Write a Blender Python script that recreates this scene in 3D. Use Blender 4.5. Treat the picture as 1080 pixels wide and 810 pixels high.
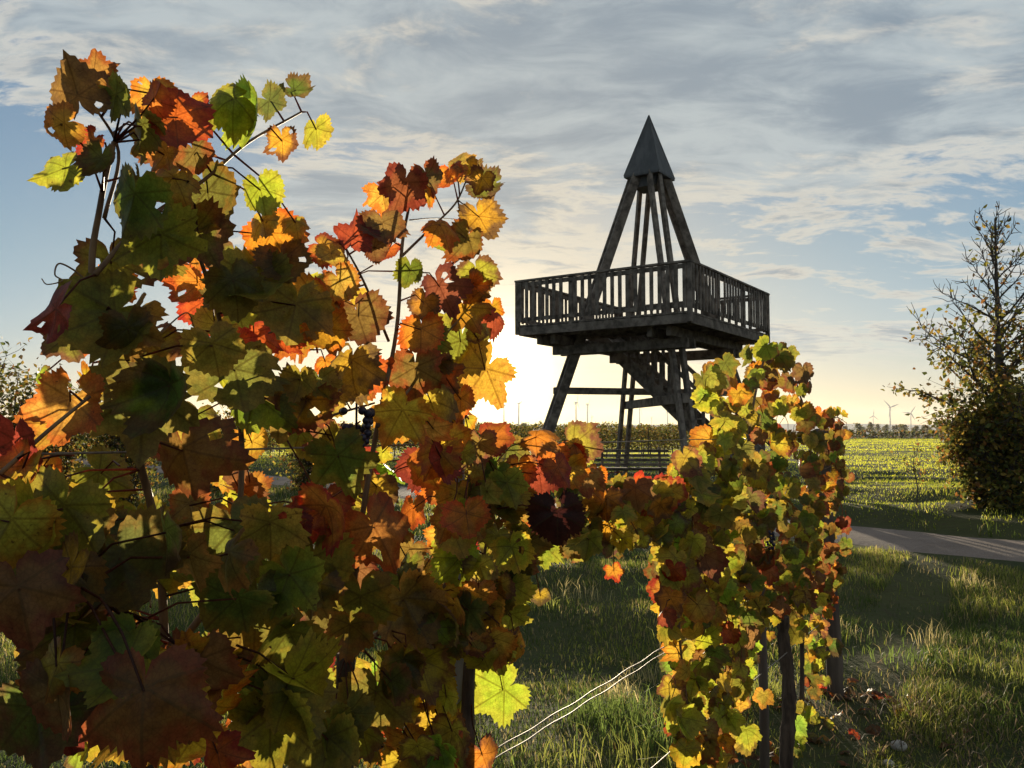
import bpy, math
import numpy as np

# ------------------------------------------------------------------ scene, camera, sky, sun
for o in list(bpy.data.objects):
    bpy.data.objects.remove(o)
S = bpy.context.scene
COL = S.collection
R = math.radians
FPX, PX, PY, EYE = 880.0, 540.0, 405.0, 1.6        # focal length and centre in the 1080 x 810 photograph
PITCH = math.atan(50 / FPX)

cd = bpy.data.cameras.new('camera')
cam = bpy.data.objects.new('camera', cd)
COL.objects.link(cam)
cd.sensor_width = 36
cd.lens = 36 * FPX / 1080
cd.clip_start, cd.clip_end = 0.05, 30000
cam.location = (0, 0, EYE)
cam.rotation_euler = (math.pi / 2 + PITCH, 0, 0)
S.camera = cam

SUN_EL, SUN_AZ = 4.3, -1.0                          # degrees; azimuth from +Y towards +X
sd = np.array([math.sin(R(SUN_AZ)) * math.cos(R(SUN_EL)), math.cos(R(SUN_AZ)) * math.cos(R(SUN_EL)), math.sin(R(SUN_EL))])

sun = bpy.data.lights.new('sun', 'SUN')
sun.energy = 5.0
sun.angle = R(0.53)
sun.color = (1.0, 0.84, 0.60)
so = bpy.data.objects.new('sun', sun)
COL.objects.link(so)
so.rotation_euler = (math.pi / 2 - R(SUN_EL), 0, -R(SUN_AZ) + math.pi)

S.view_settings.view_transform = 'Standard'
S.view_settings.look = 'None'
S.view_settings.gamma = 1
S.view_settings.use_curve_mapping = False
S.view_settings.exposure = 0.9

W = bpy.data.worlds.new('World')
S.world = W
W.use_nodes = True


class NT:
    """tiny node-graph writer"""
    def __init__(s, tree):
        s.t = tree
        tree.nodes.clear()

    def n(s, typ, **kw):
        nd = s.t.nodes.new(typ)
        for k, v in kw.items():
            setattr(nd, k, v)
        return nd

    def put(s, sock, v):
        if isinstance(v, bpy.types.NodeSocket):
            s.t.links.new(v, sock)
        elif v is not None:
            sock.default_value = v

    def m(s, op, a, b=None, c=None, clamp=False):
        nd = s.n('ShaderNodeMath', operation=op, use_clamp=clamp)
        s.put(nd.inputs[0], a)
        s.put(nd.inputs[1], b)
        s.put(nd.inputs[2], c)
        return nd.outputs[0]

    def vm(s, op, a, b=None, out=0):
        nd = s.n('ShaderNodeVectorMath', operation=op)
        s.put(nd.inputs[0], a)
        if b is not None:
            s.put(nd.inputs[3 if op == 'SCALE' else 1], b)
        return nd.outputs[out]

    def mix(s, f, a, b, blend='MIX'):
        nd = s.n('ShaderNodeMix', data_type='RGBA', blend_type=blend)
        s.put(nd.inputs[0], f)
        s.put(nd.inputs[6], a)
        s.put(nd.inputs[7], b)
        return nd.outputs[2]

    def noise(s, vec, scale, detail=4, rough=0.55, out=0, dist=0.0):
        nd = s.n('ShaderNodeTexNoise')
        s.put(nd.inputs['Vector'], vec)
        nd.inputs['Scale'].default_value = scale
        nd.inputs['Detail'].default_value = detail
        nd.inputs['Roughness'].default_value = rough
        nd.inputs['Distortion'].default_value = dist
        return nd.outputs[out]

    def ss(s, v, a, b):
        nd = s.n('ShaderNodeMapRange', interpolation_type='SMOOTHSTEP')
        s.put(nd.inputs[0], v)
        nd.inputs[1].default_value = a
        nd.inputs[2].default_value = b
        return nd.outputs[0]


def c4(c):
    return (c[0], c[1], c[2], 1.0)


def build_world():
    g = NT(W.node_tree)
    sky = g.n('ShaderNodeTexSky', sky_type='NISHITA')
    sky.sun_disc = False
    sky.sun_elevation = R(SUN_EL)
    sky.sun_rotation = R(SUN_AZ)
    sky.air_density, sky.dust_density, sky.ozone_density = 1.0, 0.4, 2.2
    SKY_S = 0.13
    d = g.n('ShaderNodeTexCoord').outputs['Generated']
    sx = g.n('ShaderNodeSeparateXYZ')
    g.put(sx.inputs[0], d)
    x, y, z = sx.outputs
    den = g.m('ADD', g.m('MAXIMUM', z, 0.0), 0.10)
    cx = g.n('ShaderNodeCombineXYZ')
    g.put(cx.inputs[0], g.m('DIVIDE', x, den))
    g.put(cx.inputs[1], g.m('DIVIDE', y, den))
    p = cx.outputs[0]
    warp = g.vm('SCALE', g.vm('SUBTRACT', g.noise(p, 1.1, 3, 0.5, out=1), (0.5, 0.5, 0.5)), 0.55)
    pw = g.vm('ADD', p, warp)
    # rotated and stretched so the banks drift across the view
    mp = g.n('ShaderNodeMapping')
    g.put(mp.inputs[0], pw)
    mp.inputs['Rotation'].default_value = (0, 0, R(-24))
    mp.inputs['Scale'].default_value = (0.70, 1.30, 1)
    mp.inputs['Location'].default_value = (3.1, 1.7, 0.0)
    q = mp.outputs[0]
    big = g.noise(q, 0.8, 2, 0.5)
    mid = g.noise(q, 2.8, 7, 0.62)
    fine = g.noise(q, 9.0, 6, 0.65)
    n = g.m('ADD', g.m('MULTIPLY', big, 0.50), g.m('ADD', g.m('MULTIPLY', mid, 0.48), g.m('MULTIPLY', fine, 0.30)))
    up = g.ss(z, 0.15, 0.40)
    left_gap = g.m('MULTIPLY', g.ss(g.m('MULTIPLY', x, -1.0), 0.18, 0.40), g.m('SUBTRACT', 1.0, g.ss(z, 0.22, 0.42)))
    cov = g.m('SUBTRACT', g.m('ADD', n, g.m('MULTIPLY', up, 0.15)), g.m('MULTIPLY', left_gap, 0.20))
    dens = g.ss(cov, 0.63, 0.71)
    dens = g.m('MULTIPLY', dens, g.ss(z, 0.04, 0.13))
    # light on the clouds: near the sun warm white, away from it blue grey; thin edges catch the light
    dt = g.vm('DOT_PRODUCT', d, tuple(sd), out=1)
    dtc = g.m('MAXIMUM', dt, 0.0)
    near = g.m('POWER', dtc, 8.0)
    thin = g.m('SUBTRACT', 1.0, g.ss(cov, 0.65, 0.78))
    cell = g.m('ADD', g.m('MULTIPLY', g.noise(q, 5.0, 6, 0.62, dist=0.3), 0.65), g.m('MULTIPLY', g.noise(q, 1.5, 3, 0.5), 0.45))
    grey = g.mix(g.ss(cell, 0.42, 0.68), c4((0.145, 0.195, 0.245)), c4((0.315, 0.362, 0.382)))
    grey = g.mix(g.m('MULTIPLY', near, 0.35), grey, c4((0.42, 0.39, 0.33)))
    white = g.mix(near, c4((0.46, 0.455, 0.42)), c4((0.58, 0.50, 0.37)))
    cloud = g.mix(g.m('MULTIPLY', thin, 0.95), grey, white)
    # clear air: the Nishita sky plus the bright aureole of a low sun in damp air
    tint = g.mix(g.ss(z, 0.0, 0.22), c4((0.84, 0.93, 1.42)), c4((0.88, 0.98, 1.14)))
    tint = g.mix(g.m('POWER', dtc, 14.0), tint, c4((1.0, 0.92, 0.80)))
    base = g.vm('MULTIPLY', g.vm('SCALE', sky.outputs[0], SKY_S), tint)
    # brightness saturates softly round the low sun, as in thin haze
    base = g.vm('DIVIDE', base, g.vm('ADD', g.vm('SCALE', base, 0.7), (1.0, 1.0, 1.0)))
    aur = g.m('ADD', g.m('MULTIPLY', g.m('POWER', dtc, 500.0), 1.0), g.m('MULTIPLY', g.m('POWER', dtc, 70.0), 0.07))
    aur = g.m('ADD', aur, g.m('MULTIPLY', g.m('POWER', dtc, 2200.0), 6.0))
    glow = g.vm('SCALE', (1.0, 0.80, 0.46), aur)
    col = g.mix(g.m('MULTIPLY', dens, 0.93), base, cloud)
    col = g.vm('ADD', col, glow)
    bg = g.n('ShaderNodeBackground')
    g.put(bg.inputs[0], col)
    bg.inputs[1].default_value = 0.80
    out = g.n('ShaderNodeOutputWorld')
    g.put(out.inputs[0], bg.outputs[0])


build_world()
cy = S.cycles
cy.max_bounces = 7
cy.diffuse_bounces = 3
cy.glossy_bounces = 2
cy.transmission_bounces = 5
cy.volume_bounces = 0
cy.use_denoising = True
cy.sample_clamp_indirect = 6
cy.use_adaptive_sampling = True
cy.adaptive_threshold = 0.01

# ------------------------------------------------------------------ helpers
CT, ST = math.cos(PITCH), math.sin(PITCH)


def at(x, y, Y):
    """world point seen at photograph pixel (x, y) at world depth Y"""
    cx, cyy = (x - PX) / FPX, (PY - y) / FPX
    d = np.array([cx, CT - ST * cyy, ST + CT * cyy])
    return np.array([0, 0, EYE]) + d * (Y / d[1])


def gnd(x, y, z=0.0):
    cx, cyy = (x - PX) / FPX, (PY - y) / FPX
    d = np.array([cx, CT - ST * cyy, ST + CT * cyy])
    return np.array([0, 0, EYE]) + d * ((z - EYE) / d[2])


class MB:
    def __init__(s):
        s.v, s.f = [], []

    def add(s, v, f):
        k = len(s.v)
        s.v += [tuple(map(float, p)) for p in v]
        s.f += [tuple(i + k for i in q) for q in f]
        return s

    def box8(s, c):
        """c: eight corners, bottom ring then top ring"""
        return s.add(c, [(3, 2, 1, 0), (4, 5, 6, 7), (0, 1, 5, 4), (1, 2, 6, 5), (2, 3, 7, 6), (3, 0, 4, 7)])

    def beam(s, p, q, w, h, up=(0, 0, 1), w2=None, h2=None):
        """timber from p to q: w across, h along the direction nearest to up"""
        p, q = np.array(p, float), np.array(q, float)
        t = q - p
        t /= np.linalg.norm(t)
        a = np.cross(t, np.array(up, float))
        a /= np.linalg.norm(a)
        b = np.cross(a, t)
        w2, h2 = w2 or w, h2 or h
        c = []
        for o, ww, hh in ((p, w, h), (q, w2, h2)):
            c += [o - a * ww / 2 - b * hh / 2, o + a * ww / 2 - b * hh / 2, o + a * ww / 2 + b * hh / 2, o - a * ww / 2 + b * hh / 2]
        return s.box8(c)

    def tube(s, pts, rad, n=8, cap=True):
        pts = [np.array(p, float) for p in pts]
        k0 = len(s.v)
        m = len(pts)
        if np.isscalar(rad):
            rad = [rad] * m
        prev = None
        for i in range(m):
            t = pts[min(i + 1, m - 1)] - pts[max(i - 1, 0)]
            t = t / (np.linalg.norm(t) + 1e-12)
            if prev is None:
                a = np.cross(t, (0.13, 0.97, 0.21))
                if np.linalg.norm(a) < 0.2:
                    a = np.cross(t, (1, 0, 0))
            else:
                a = prev - t * (prev @ t)
            a /= np.linalg.norm(a)
            prev = a
            b = np.cross(t, a)
            for j in range(n):
                th = 2 * math.pi * j / n
                s.v.append(tuple(pts[i] + rad[i] * (math.cos(th) * a + math.sin(th) * b)))
        for i in range(m - 1):
            for j in range(n):
                j2 = (j + 1) % n
                s.f.append((k0 + i * n + j, k0 + i * n + j2, k0 + (i + 1) * n + j2, k0 + (i + 1) * n + j))
        if cap:
            s.f.append(tuple(k0 + j for j in range(n))[::-1])
            s.f.append(tuple(k0 + (m - 1) * n + j for j in range(n)))
        return s

    def ball(s, c, r, nu=8, nv=6, sq=(1, 1, 1)):
        c = np.array(c, float)
        v, f = [c + (0, 0, r * sq[2])], []
        for i in range(1, nv):
            a = math.pi * i / nv
            for j in range(nu):
                b = 2 * math.pi * j / nu
                v.append(c + r * np.array([math.sin(a) * math.cos(b) * sq[0], math.sin(a) * math.sin(b) * sq[1], math.cos(a) * sq[2]]))
        v.append(c - (0, 0, r * sq[2]))
        L = len(v) - 1
        for j in range(nu):
            j2 = (j + 1) % nu
            f.append((0, 1 + j, 1 + j2))
            for i in range(nv - 2):
                f.append((1 + i * nu + j, 1 + (i + 1) * nu + j, 1 + (i + 1) * nu + j2, 1 + i * nu + j2))
            f.append((L, 1 + (nv - 2) * nu + j2, 1 + (nv - 2) * nu + j))
        return s.add(v, f)


def tag(o, label=None, cat=None, group=None, kind=None):
    for k, v in (('label', label), ('category', cat), ('group', group), ('kind', kind)):
        if v:
            o[k] = v
    return o


def empty(name, loc, label, cat, group=None):
    o = bpy.data.objects.new(name, None)
    o.empty_display_size = 0.2
    COL.objects.link(o)
    o.location = tuple(map(float, loc))
    return tag(o, label, cat, group)


def wloc(o):
    l = np.zeros(3)
    while o is not None:
        l += np.array(o.location)
        o = o.parent
    return l


def link(name, me, mat, parent=None, loc=None):
    o = bpy.data.objects.new(name, me)
    if mat:
        me.materials.append(mat)
    COL.objects.link(o)
    if parent:
        o.parent = parent
    if loc is not None:
        o.location = tuple(map(float, loc))
    return o


def mk(name, mb, mat, parent=None, smooth=False, origin=None, bevel=0.0):
    """link an MB (world coordinates) as ONE object; origin for a top-level one"""
    off = wloc(parent) if parent else (np.array(origin, float) if origin is not None else np.zeros(3))
    me = bpy.data.meshes.new(name)
    v = np.array(mb.v, float) - off
    me.from_pydata(v.tolist(), [], mb.f)
    if smooth:
        me.polygons.foreach_set('use_smooth', np.ones(len(me.polygons), bool))
    me.update()
    o = link(name, me, mat, parent, None if parent else off)
    if bevel:
        b = o.modifiers.new('bevel', 'BEVEL')
        b.width, b.segments, b.limit_method = bevel, 1, 'ANGLE'
    return o


def mk_fast(name, v, faces, mat, parent=None, origin=None, col=None, col2=None, uv=None, smooth=True):
    """v (n,3) world; faces list of (m,k) index arrays; per-vertex colours and uv"""
    off = wloc(parent) if parent else (np.array(origin, float) if origin is not None else np.zeros(3))
    me = bpy.data.meshes.new(name)
    me.vertices.add(len(v))
    me.vertices.foreach_set('co', (v - off).astype(np.float32).ravel())
    loops = np.concatenate([f.ravel() for f in faces]).astype(np.int32)
    sizes = np.concatenate([np.full(len(f), f.shape[1]) for f in faces])
    starts = np.concatenate([[0], np.cumsum(sizes)[:-1]]).astype(np.int32)
    me.loops.add(len(loops))
    me.loops.foreach_set('vertex_index', loops)
    me.polygons.add(len(sizes))
    me.polygons.foreach_set('loop_start', starts)
    if smooth:
        me.polygons.foreach_set('use_smooth', np.ones(len(sizes), bool))
    for nm, c in (('col', col), ('col2', col2)):
        if c is not None:
            a = me.attributes.new(nm, 'FLOAT_COLOR', 'POINT')
            if c.shape[1] == 3:
                c = np.c_[c, np.ones(len(c))]
            a.data.foreach_set('color', c.astype(np.float32).ravel())
    if uv is not None:
        a = me.attributes.new('leafuv', 'FLOAT_VECTOR', 'POINT')
        a.data.foreach_set('vector', np.c_[uv, np.zeros(len(uv))].astype(np.float32).ravel())
    me.update(calc_edges=True)
    me.validate()
    return link(name, me, mat, parent, None if parent else off)


def copy_tree(o, parent=None):
    c = o.copy()
    COL.objects.link(c)
    c.parent = parent
    for ch in list(o.children):
        copy_tree(ch, c)
    return c


# ------------------------------------------------------------------ materials
def new_mat(name):
    m = bpy.data.materials.new(name)
    m.use_nodes = True
    g = NT(m.node_tree)
    out = g.n('ShaderNodeOutputMaterial')
    return m, g, out


def pbsdf(g, base, rough=0.7, spec=0.3, normal=None, metal=0.0):
    b = g.n('ShaderNodeBsdfPrincipled')
    g.put(b.inputs['Base Color'], base)
    g.put(b.inputs['Roughness'], rough)
    b.inputs['Specular IOR Level'].default_value = spec
    b.inputs['Metallic'].default_value = metal
    if normal is not None:
        g.put(b.inputs['Normal'], normal)
    return b


def bump(g, h, strength=0.4, dist=0.01):
    b = g.n('ShaderNodeBump')
    b.inputs['Strength'].default_value = strength
    b.inputs['Distance'].default_value = dist
    g.put(b.inputs['Height'], h)
    return b.outputs[0]


def mat_plain(name, ca, cb, scale, rough=0.8, stretch=(1, 1, 1), bstr=0.3, bdist=0.01, spec=0.25, metal=0.0, detail=5):
    m, g, out = new_mat(name)
    mp = g.n('ShaderNodeMapping')
    g.put(mp.inputs[0], g.n('ShaderNodeTexCoord').outputs['Object'])
    mp.inputs['Scale'].default_value = stretch
    n = g.noise(mp.outputs[0], scale, detail, 0.6)
    col = g.mix(g.ss(n, 0.32, 0.68), c4(ca), c4(cb))
    b = pbsdf(g, col, rough, spec, bump(g, n, bstr, bdist), metal)
    g.put(out.inputs[0], b.outputs[0])
    return m


def mat_leaf(name, trans=0.55, veins=True):
    """autumn leaf: centre colour col, margin colour col2, blotches between, veins, light passes through"""
    m, g, out = new_mat(name)
    a1 = g.n('ShaderNodeAttribute', attribute_name='col')
    a2 = g.n('ShaderNodeAttribute', attribute_name='col2')
    uvn = g.n('ShaderNodeAttribute', attribute_name='leafuv').outputs['Vector']
    tc = g.n('ShaderNodeTexCoord').outputs['Object']
    n1 = g.noise(tc, 34.0, 4, 0.6)
    n2 = g.noise(tc, 150.0, 3, 0.6)
    edge = g.m('ADD', a1.outputs['Alpha'], g.m('MULTIPLY', g.m('SUBTRACT', n1, 0.5), 1.7))
    base = g.mix(g.ss(edge, 0.45, 1.0), a1.outputs['Color'], a2.outputs['Color'])
    spots = g.ss(g.m('ADD', n2, g.m('MULTIPLY', g.m('SUBTRACT', n1, 0.5), 0.5)), 0.66, 0.76)
    base = g.mix(g.m('MULTIPLY', spots, 0.75), base, c4((0.10, 0.035, 0.015)))
    base = g.mix(g.ss(g.noise(tc, 70.0, 3, 0.6), 0.3, 0.75), base, g.vm('MULTIPLY', base, (0.62, 0.60, 0.62)))
    nrm = bump(g, g.m('ADD', n1, g.m('MULTIPLY', n2, 0.4)), 0.35, 0.004)
    vo = g.n('ShaderNodeTexVoronoi', feature='DISTANCE_TO_EDGE')
    g.put(vo.inputs['Vector'], tc)
    vo.inputs['Scale'].default_value = 170.0
    base = g.mix(g.m('MULTIPLY', g.m('SUBTRACT', 1.0, g.ss(vo.outputs[0], 0.03, 0.16)), 0.30), base, g.vm('MULTIPLY', base, (0.42, 0.36, 0.4)))
    tcol = base
    if veins:
        s = g.n('ShaderNodeSeparateXYZ')
        g.put(s.inputs[0], uvn)
        ax = g.m('ABSOLUTE', s.outputs[0])
        yy = s.outputs[1]
        v = None
        for ang in (0.0, 58.0, 112.0):
            sn, cs = math.sin(R(ang)), math.cos(R(ang))
            perp = g.m('ABSOLUTE', g.m('SUBTRACT', g.m('MULTIPLY', ax, cs), g.m('MULTIPLY', yy, sn)))
            al = g.m('ADD', g.m('MULTIPLY', ax, sn), g.m('MULTIPLY', yy, cs))
            k = g.m('MULTIPLY', g.m('SUBTRACT', 1.0, g.ss(perp, 0.010, 0.032)), g.ss(al, -0.01, 0.02))
            # side veins: chevrons leaving each main vein
            w = g.m('FRACT', g.m('MULTIPLY', g.m('SUBTRACT', al, g.m('MULTIPLY', perp, 0.8)), 6.5))
            k2 = g.m('MULTIPLY', g.m('SUBTRACT', 1.0, g.ss(g.m('ABSOLUTE', g.m('SUBTRACT', w, 0.5)), 0.02, 0.09)),
                     g.m('MULTIPLY', g.m('SUBTRACT', 1.0, g.ss(perp, 0.16, 0.30)), g.ss(al, 0.05, 0.12)))
            k = g.m('MAXIMUM', k, g.m('MULTIPLY', k2, 0.45))
            v = k if v is None else g.m('MAXIMUM', v, k)
        tcol = g.mix(g.m('MULTIPLY', v, 0.75), base, g.vm('MULTIPLY', base, (0.45, 0.36, 0.3)))
        rcol = g.mix(g.m('MULTIPLY', v, 0.35), base, c4((0.30, 0.22, 0.08)))
    else:
        rcol = base
    rcol = g.vm('SCALE', rcol, 0.46)
    b = pbsdf(g, rcol, 0.42, 0.34, nrm)
    t = g.n('ShaderNodeBsdfTranslucent')
    g.put(t.inputs[0], tcol)
    g.put(t.inputs[1], nrm)
    mx = g.n('ShaderNodeMixShader')
    mx.inputs[0].default_value = trans
    g.put(mx.inputs[1], b.outputs[0])
    g.put(mx.inputs[2], t.outputs[0])
    g.put(out.inputs[0], mx.outputs[0])
    return m


def mat_card(name, trans=0.5, rough=0.6, spec=0.2):
    """grass blades and far leaves: one colour per blade"""
    m, g, out = new_mat(name)
    a1 = g.n('ShaderNodeAttribute', attribute_name='col').outputs['Color']
    b = pbsdf(g, g.vm('SCALE', a1, 0.7), rough, spec)
    t = g.n('ShaderNodeBsdfTranslucent')
    g.put(t.inputs[0], a1)
    mx = g.n('ShaderNodeMixShader')
    mx.inputs[0].default_value = trans
    g.put(mx.inputs[1], b.outputs[0])
    g.put(mx.inputs[2], t.outputs[0])
    g.put(out.inputs[0], mx.outputs[0])
    return m


M = {
    'wood': mat_plain('weathered_wood', (0.065, 0.052, 0.042), (0.21, 0.172, 0.14), 5.0, 0.85, (1, 1, 1), 0.5, 0.006),
    'roofwood': mat_plain('dark_roof', (0.06, 0.062, 0.065), (0.10, 0.10, 0.10), 5.0, 0.7, (1, 1, 0.3), 0.4, 0.01),
    'post': mat_plain('post_wood', (0.07, 0.05, 0.04), (0.15, 0.11, 0.085), 14.0, 0.9, (1, 1, 0.12), 0.6, 0.006),
    'steel': mat_plain('galvanised_steel', (0.30, 0.34, 0.40), (0.42, 0.46, 0.52), 30.0, 0.5, (1, 1, 0.4), 0.15, 0.002, 0.5, 0.6),
    'wire': mat_plain('wire', (0.14, 0.11, 0.09), (0.26, 0.21, 0.17), 60.0, 0.55, (1, 1, 1), 0.1, 0.001, 0.5, 0.3),
    'hose': mat_plain('black_hose', (0.012, 0.012, 0.013), (0.03, 0.03, 0.03), 40.0, 0.45, (1, 1, 1), 0.1, 0.001, 0.5),
    'bark': mat_plain('vine_bark', (0.035, 0.022, 0.015), (0.10, 0.065, 0.045), 45.0, 0.9, (1, 1, 0.15), 1.0, 0.008),
    'cane': mat_plain('cane', (0.10, 0.05, 0.025), (0.20, 0.11, 0.05), 60.0, 0.6, (1, 1, 0.3), 0.3, 0.002),
    'twig': mat_plain('tree_bark', (0.05, 0.04, 0.033), (0.12, 0.10, 0.08), 20.0, 0.9, (1, 1, 0.3), 0.6, 0.01),
    'grape': mat_plain('grape_skin', (0.010, 0.008, 0.018), (0.03, 0.02, 0.045), 80.0, 0.4, (1, 1, 1), 0.05, 0.001, 0.4),
    'turbine': mat_plain('turbine_paint', (0.26, 0.27, 0.28), (0.32, 0.33, 0.34), 0.2, 0.5, (1, 1, 1), 0.0, 0.01),
    'stone': mat_plain('stone', (0.28, 0.25, 0.22), (0.45, 0.41, 0.36), 22.0, 0.85, (1, 1, 1), 0.6, 0.01),
    'van': mat_plain('white_paint', (0.75, 0.75, 0.75), (0.82, 0.82, 0.82), 1.0, 0.35, (1, 1, 1), 0.0, 0.01),
    'glass': mat_plain('dark_glass', (0.03, 0.035, 0.04), (0.05, 0.055, 0.06), 1.0, 0.1, (1, 1, 1), 0.0, 0.01, 0.6),
    'rubber': mat_plain('rubber', (0.02, 0.02, 0.02), (0.03, 0.03, 0.03), 8.0, 0.9, (1, 1, 1), 0.1, 0.01),
    'hill': mat_plain('hill', (0.05, 0.06, 0.04), (0.10, 0.10, 0.06), 0.01, 0.95, (1, 1, 1), 0.0, 0.01),
    'leaf': mat_leaf('vine_leaf', 0.66),
    'card': mat_card('small_leaf', 0.52),
    'blade': mat_card('grass_blade', 0.70, 0.5, 0.25),
}


def mat_ground():
    m, g, out = new_mat('ground')
    tc = g.n('ShaderNodeTexCoord').outputs['Object']
    n1 = g.noise(tc, 0.35, 6, 0.6)
    n2 = g.noise(tc, 9.0, 6, 0.65)
    a = g.mix(g.ss(n1, 0.35, 0.65), c4((0.032, 0.042, 0.014)), c4((0.065, 0.066, 0.024)))
    col = g.mix(g.m('MULTIPLY', g.ss(n2, 0.45, 0.75), 0.6), a, c4((0.055, 0.040, 0.026)))
    b = pbsdf(g, col, 0.95, 0.1, bump(g, n2, 0.9, 0.05))
    g.put(out.inputs[0], b.outputs[0])
    return m


def mat_path():
    m, g, out = new_mat('gravel_path')
    tc = g.n('ShaderNodeTexCoord').outputs['Object']
    n1 = g.noise(tc, 0.8, 5, 0.6)
    n2 = g.noise(tc, 55.0, 4, 0.7)
    n3 = g.noise(tc, 7.0, 4, 0.6)
    col = g.mix(g.ss(n1, 0.3, 0.7), c4((0.14, 0.098, 0.077)), c4((0.215, 0.158, 0.127)))
    col = g.mix(g.ss(n2, 0.5, 0.75), col, c4((0.30, 0.26, 0.23)))
    col = g.mix(g.m('MULTIPLY', g.ss(n3, 0.55, 0.8), 0.4), col, c4((0.12, 0.095, 0.075)))
    b = pbsdf(g, col, 0.85, 0.3, bump(g, g.m('ADD', n2, g.m('MULTIPLY', n3, 2.0)), 0.9, 0.012))
    g.put(out.inputs[0], b.outputs[0])
    return m


M['ground'], M['path'] = mat_ground(), mat_path()
rng = np.random.default_rng(11)

# ------------------------------------------------------------------ terrain and path
N1, N2 = gnd(885, 577)[:2], gnd(1080, 598)[:2]
F1, F2 = gnd(885, 552)[:2], gnd(1080, 568)[:2]
PT = (N1 - N2) / np.linalg.norm(N1 - N2)            # along the path, away to the left
PN = np.array([PT[1], -PT[0]])
if PN[1] < 0:
    PN = -PN
PW = 0.5 * ((F1 - N1) @ PN + (F2 - N2) @ PN)        # path width


def sstep(x, a, b):
    t = np.clip((x - a) / (b - a), 0, 1)
    return t * t * (3 - 2 * t)


def vnoise(x, y, seed=0):
    """cheap smooth value noise on arrays"""
    xi, yi = np.floor(x).astype(np.int64), np.floor(y).astype(np.int64)
    fx, fy = x - xi, y - yi
    fx, fy = fx * fx * (3 - 2 * fx), fy * fy * (3 - 2 * fy)

    def h(a, b):
        k = (a * 374761393 + b * 668265263 + seed * 974711) & 0x7fffffff
        k = ((k ^ (k >> 13)) * 1274126177) & 0x7fffffff
        return ((k ^ (k >> 16)) & 0xffff) / 65535.0
    return (h(xi, yi) * (1 - fx) + h(xi + 1, yi) * fx) * (1 - fy) + (h(xi, yi + 1) * (1 - fx) + h(xi + 1, yi + 1) * fx) * fy


def pathd(x, y):
    """distance beyond the near edge of the path (0..PW on it)"""
    return (x - N1[0]) * PN[0] + (y - N1[1]) * PN[1]


def hgt(x, y):
    x, y = np.asarray(x, float), np.asarray(y, float)
    d = pathd(x, y)
    off = np.minimum(np.abs(d + 0.0), np.abs(d - PW))
    off = np.where((d > 0) & (d < PW), 0, off)
    free = sstep(off, 0.15, 2.0)
    far = np.hypot(x, y)
    b = (vnoise(x / 3.4, y / 1.9, 1) - 0.5) * 0.26 + (vnoise(x / 9, y / 6, 2) - 0.5) * 0.22
    b = b + (vnoise(x / 1.3, y / 0.85, 3) - 0.5) * 0.13
    b *= free * (1 - sstep(far, 200, 600)) * (1 - 0.55 * sstep(far, 18, 40))
    return b + 0.16 * sstep(d - PW, 0.05, 1.0) * (1 - sstep(far, 250, 700))


def axis(fine, step, far, grow):
    a = list(np.arange(-fine, fine + 1e-6, step))
    s = step
    while a[-1] < far:
        s *= grow
        a.append(a[-1] + s)
        a.insert(0, a[0] - s)
    return np.array(a)


gx = axis(14, 0.22, 5200, 1.12)
gy = axis(14, 0.22, 5200, 1.12)
gy = np.concatenate([gy[gy <= 14] + 12, gy[gy > 14] + 12])
GX, GY = np.meshgrid(gx, gy)
gv = np.c_[GX.ravel(), GY.ravel(), hgt(GX.ravel(), GY.ravel())]
nx, ny = len(gx), len(gy)
ii = np.arange((ny - 1) * nx).reshape(ny - 1, nx)[:, :-1].ravel()
ground = mk_fast('ground', gv, [np.c_[ii, ii + 1, ii + nx + 1, ii + nx]], M['ground'])
tag(ground, 'grassy ground around the vine trellis', 'ground', kind='structure')

# path: a ragged-edged strip 4 mm above the ground
ts = np.arange(-60, 90, 0.25)
pv, k = [], 6
for t in ts:
    w0, w1 = (vnoise(np.array([t * 1.3]), np.array([0.5]), 5)[0] - 0.5) * 0.35, (vnoise(np.array([t * 1.3]), np.array([9.5]), 6)[0] - 0.5) * 0.35
    for i in range(k):
        u = w0 + (PW + w1 - w0) * i / (k - 1)
        edge = i in (0, k - 1)                       # the verge dips into the soil
        if edge:
            u += -0.15 if i == 0 else 0.15
        p = N1 + PT * t + PN * u
        pv.append((p[0], p[1], hgt(p[0], p[1]) + (-0.07 if edge else 0.012 + 0.03 * math.sin(math.pi * i / (k - 1)))))
pv = np.array(pv)
ii = np.array([a * k + b for a in range(len(ts) - 1) for b in range(k - 1)])
path = mk_fast('path', pv, [np.c_[ii, ii + 1, ii + k + 1, ii + k]], M['path'])
tag(path, 'pale gravel path crossing the grass', 'path', kind='structure')

# far hills
hm = MB()
hx = np.linspace(-5000, 5000, 120)
hz = 20 + 22 * vnoise(hx / 900, hx * 0 + 3.3, 7) + 6 * vnoise(hx / 220, hx * 0 + 1.3, 8)
hz += 10 * sstep(hx, -500, 1500)
v, f = [], []
for i, x in enumerate(hx):
    v += [(x, 4700, -0.5), (x, 4900, hz[i]), (x, 5180, -0.5)]
for i in range(len(hx) - 1):
    a = i * 3
    f += [(a, a + 3, a + 4, a + 1), (a + 1, a + 4, a + 5, a + 2)]
hm.add(v, f)
hills = mk('hills', hm, M['hill'], smooth=True)
tag(hills, 'low pale hills along the horizon', 'hills', kind='structure')


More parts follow.
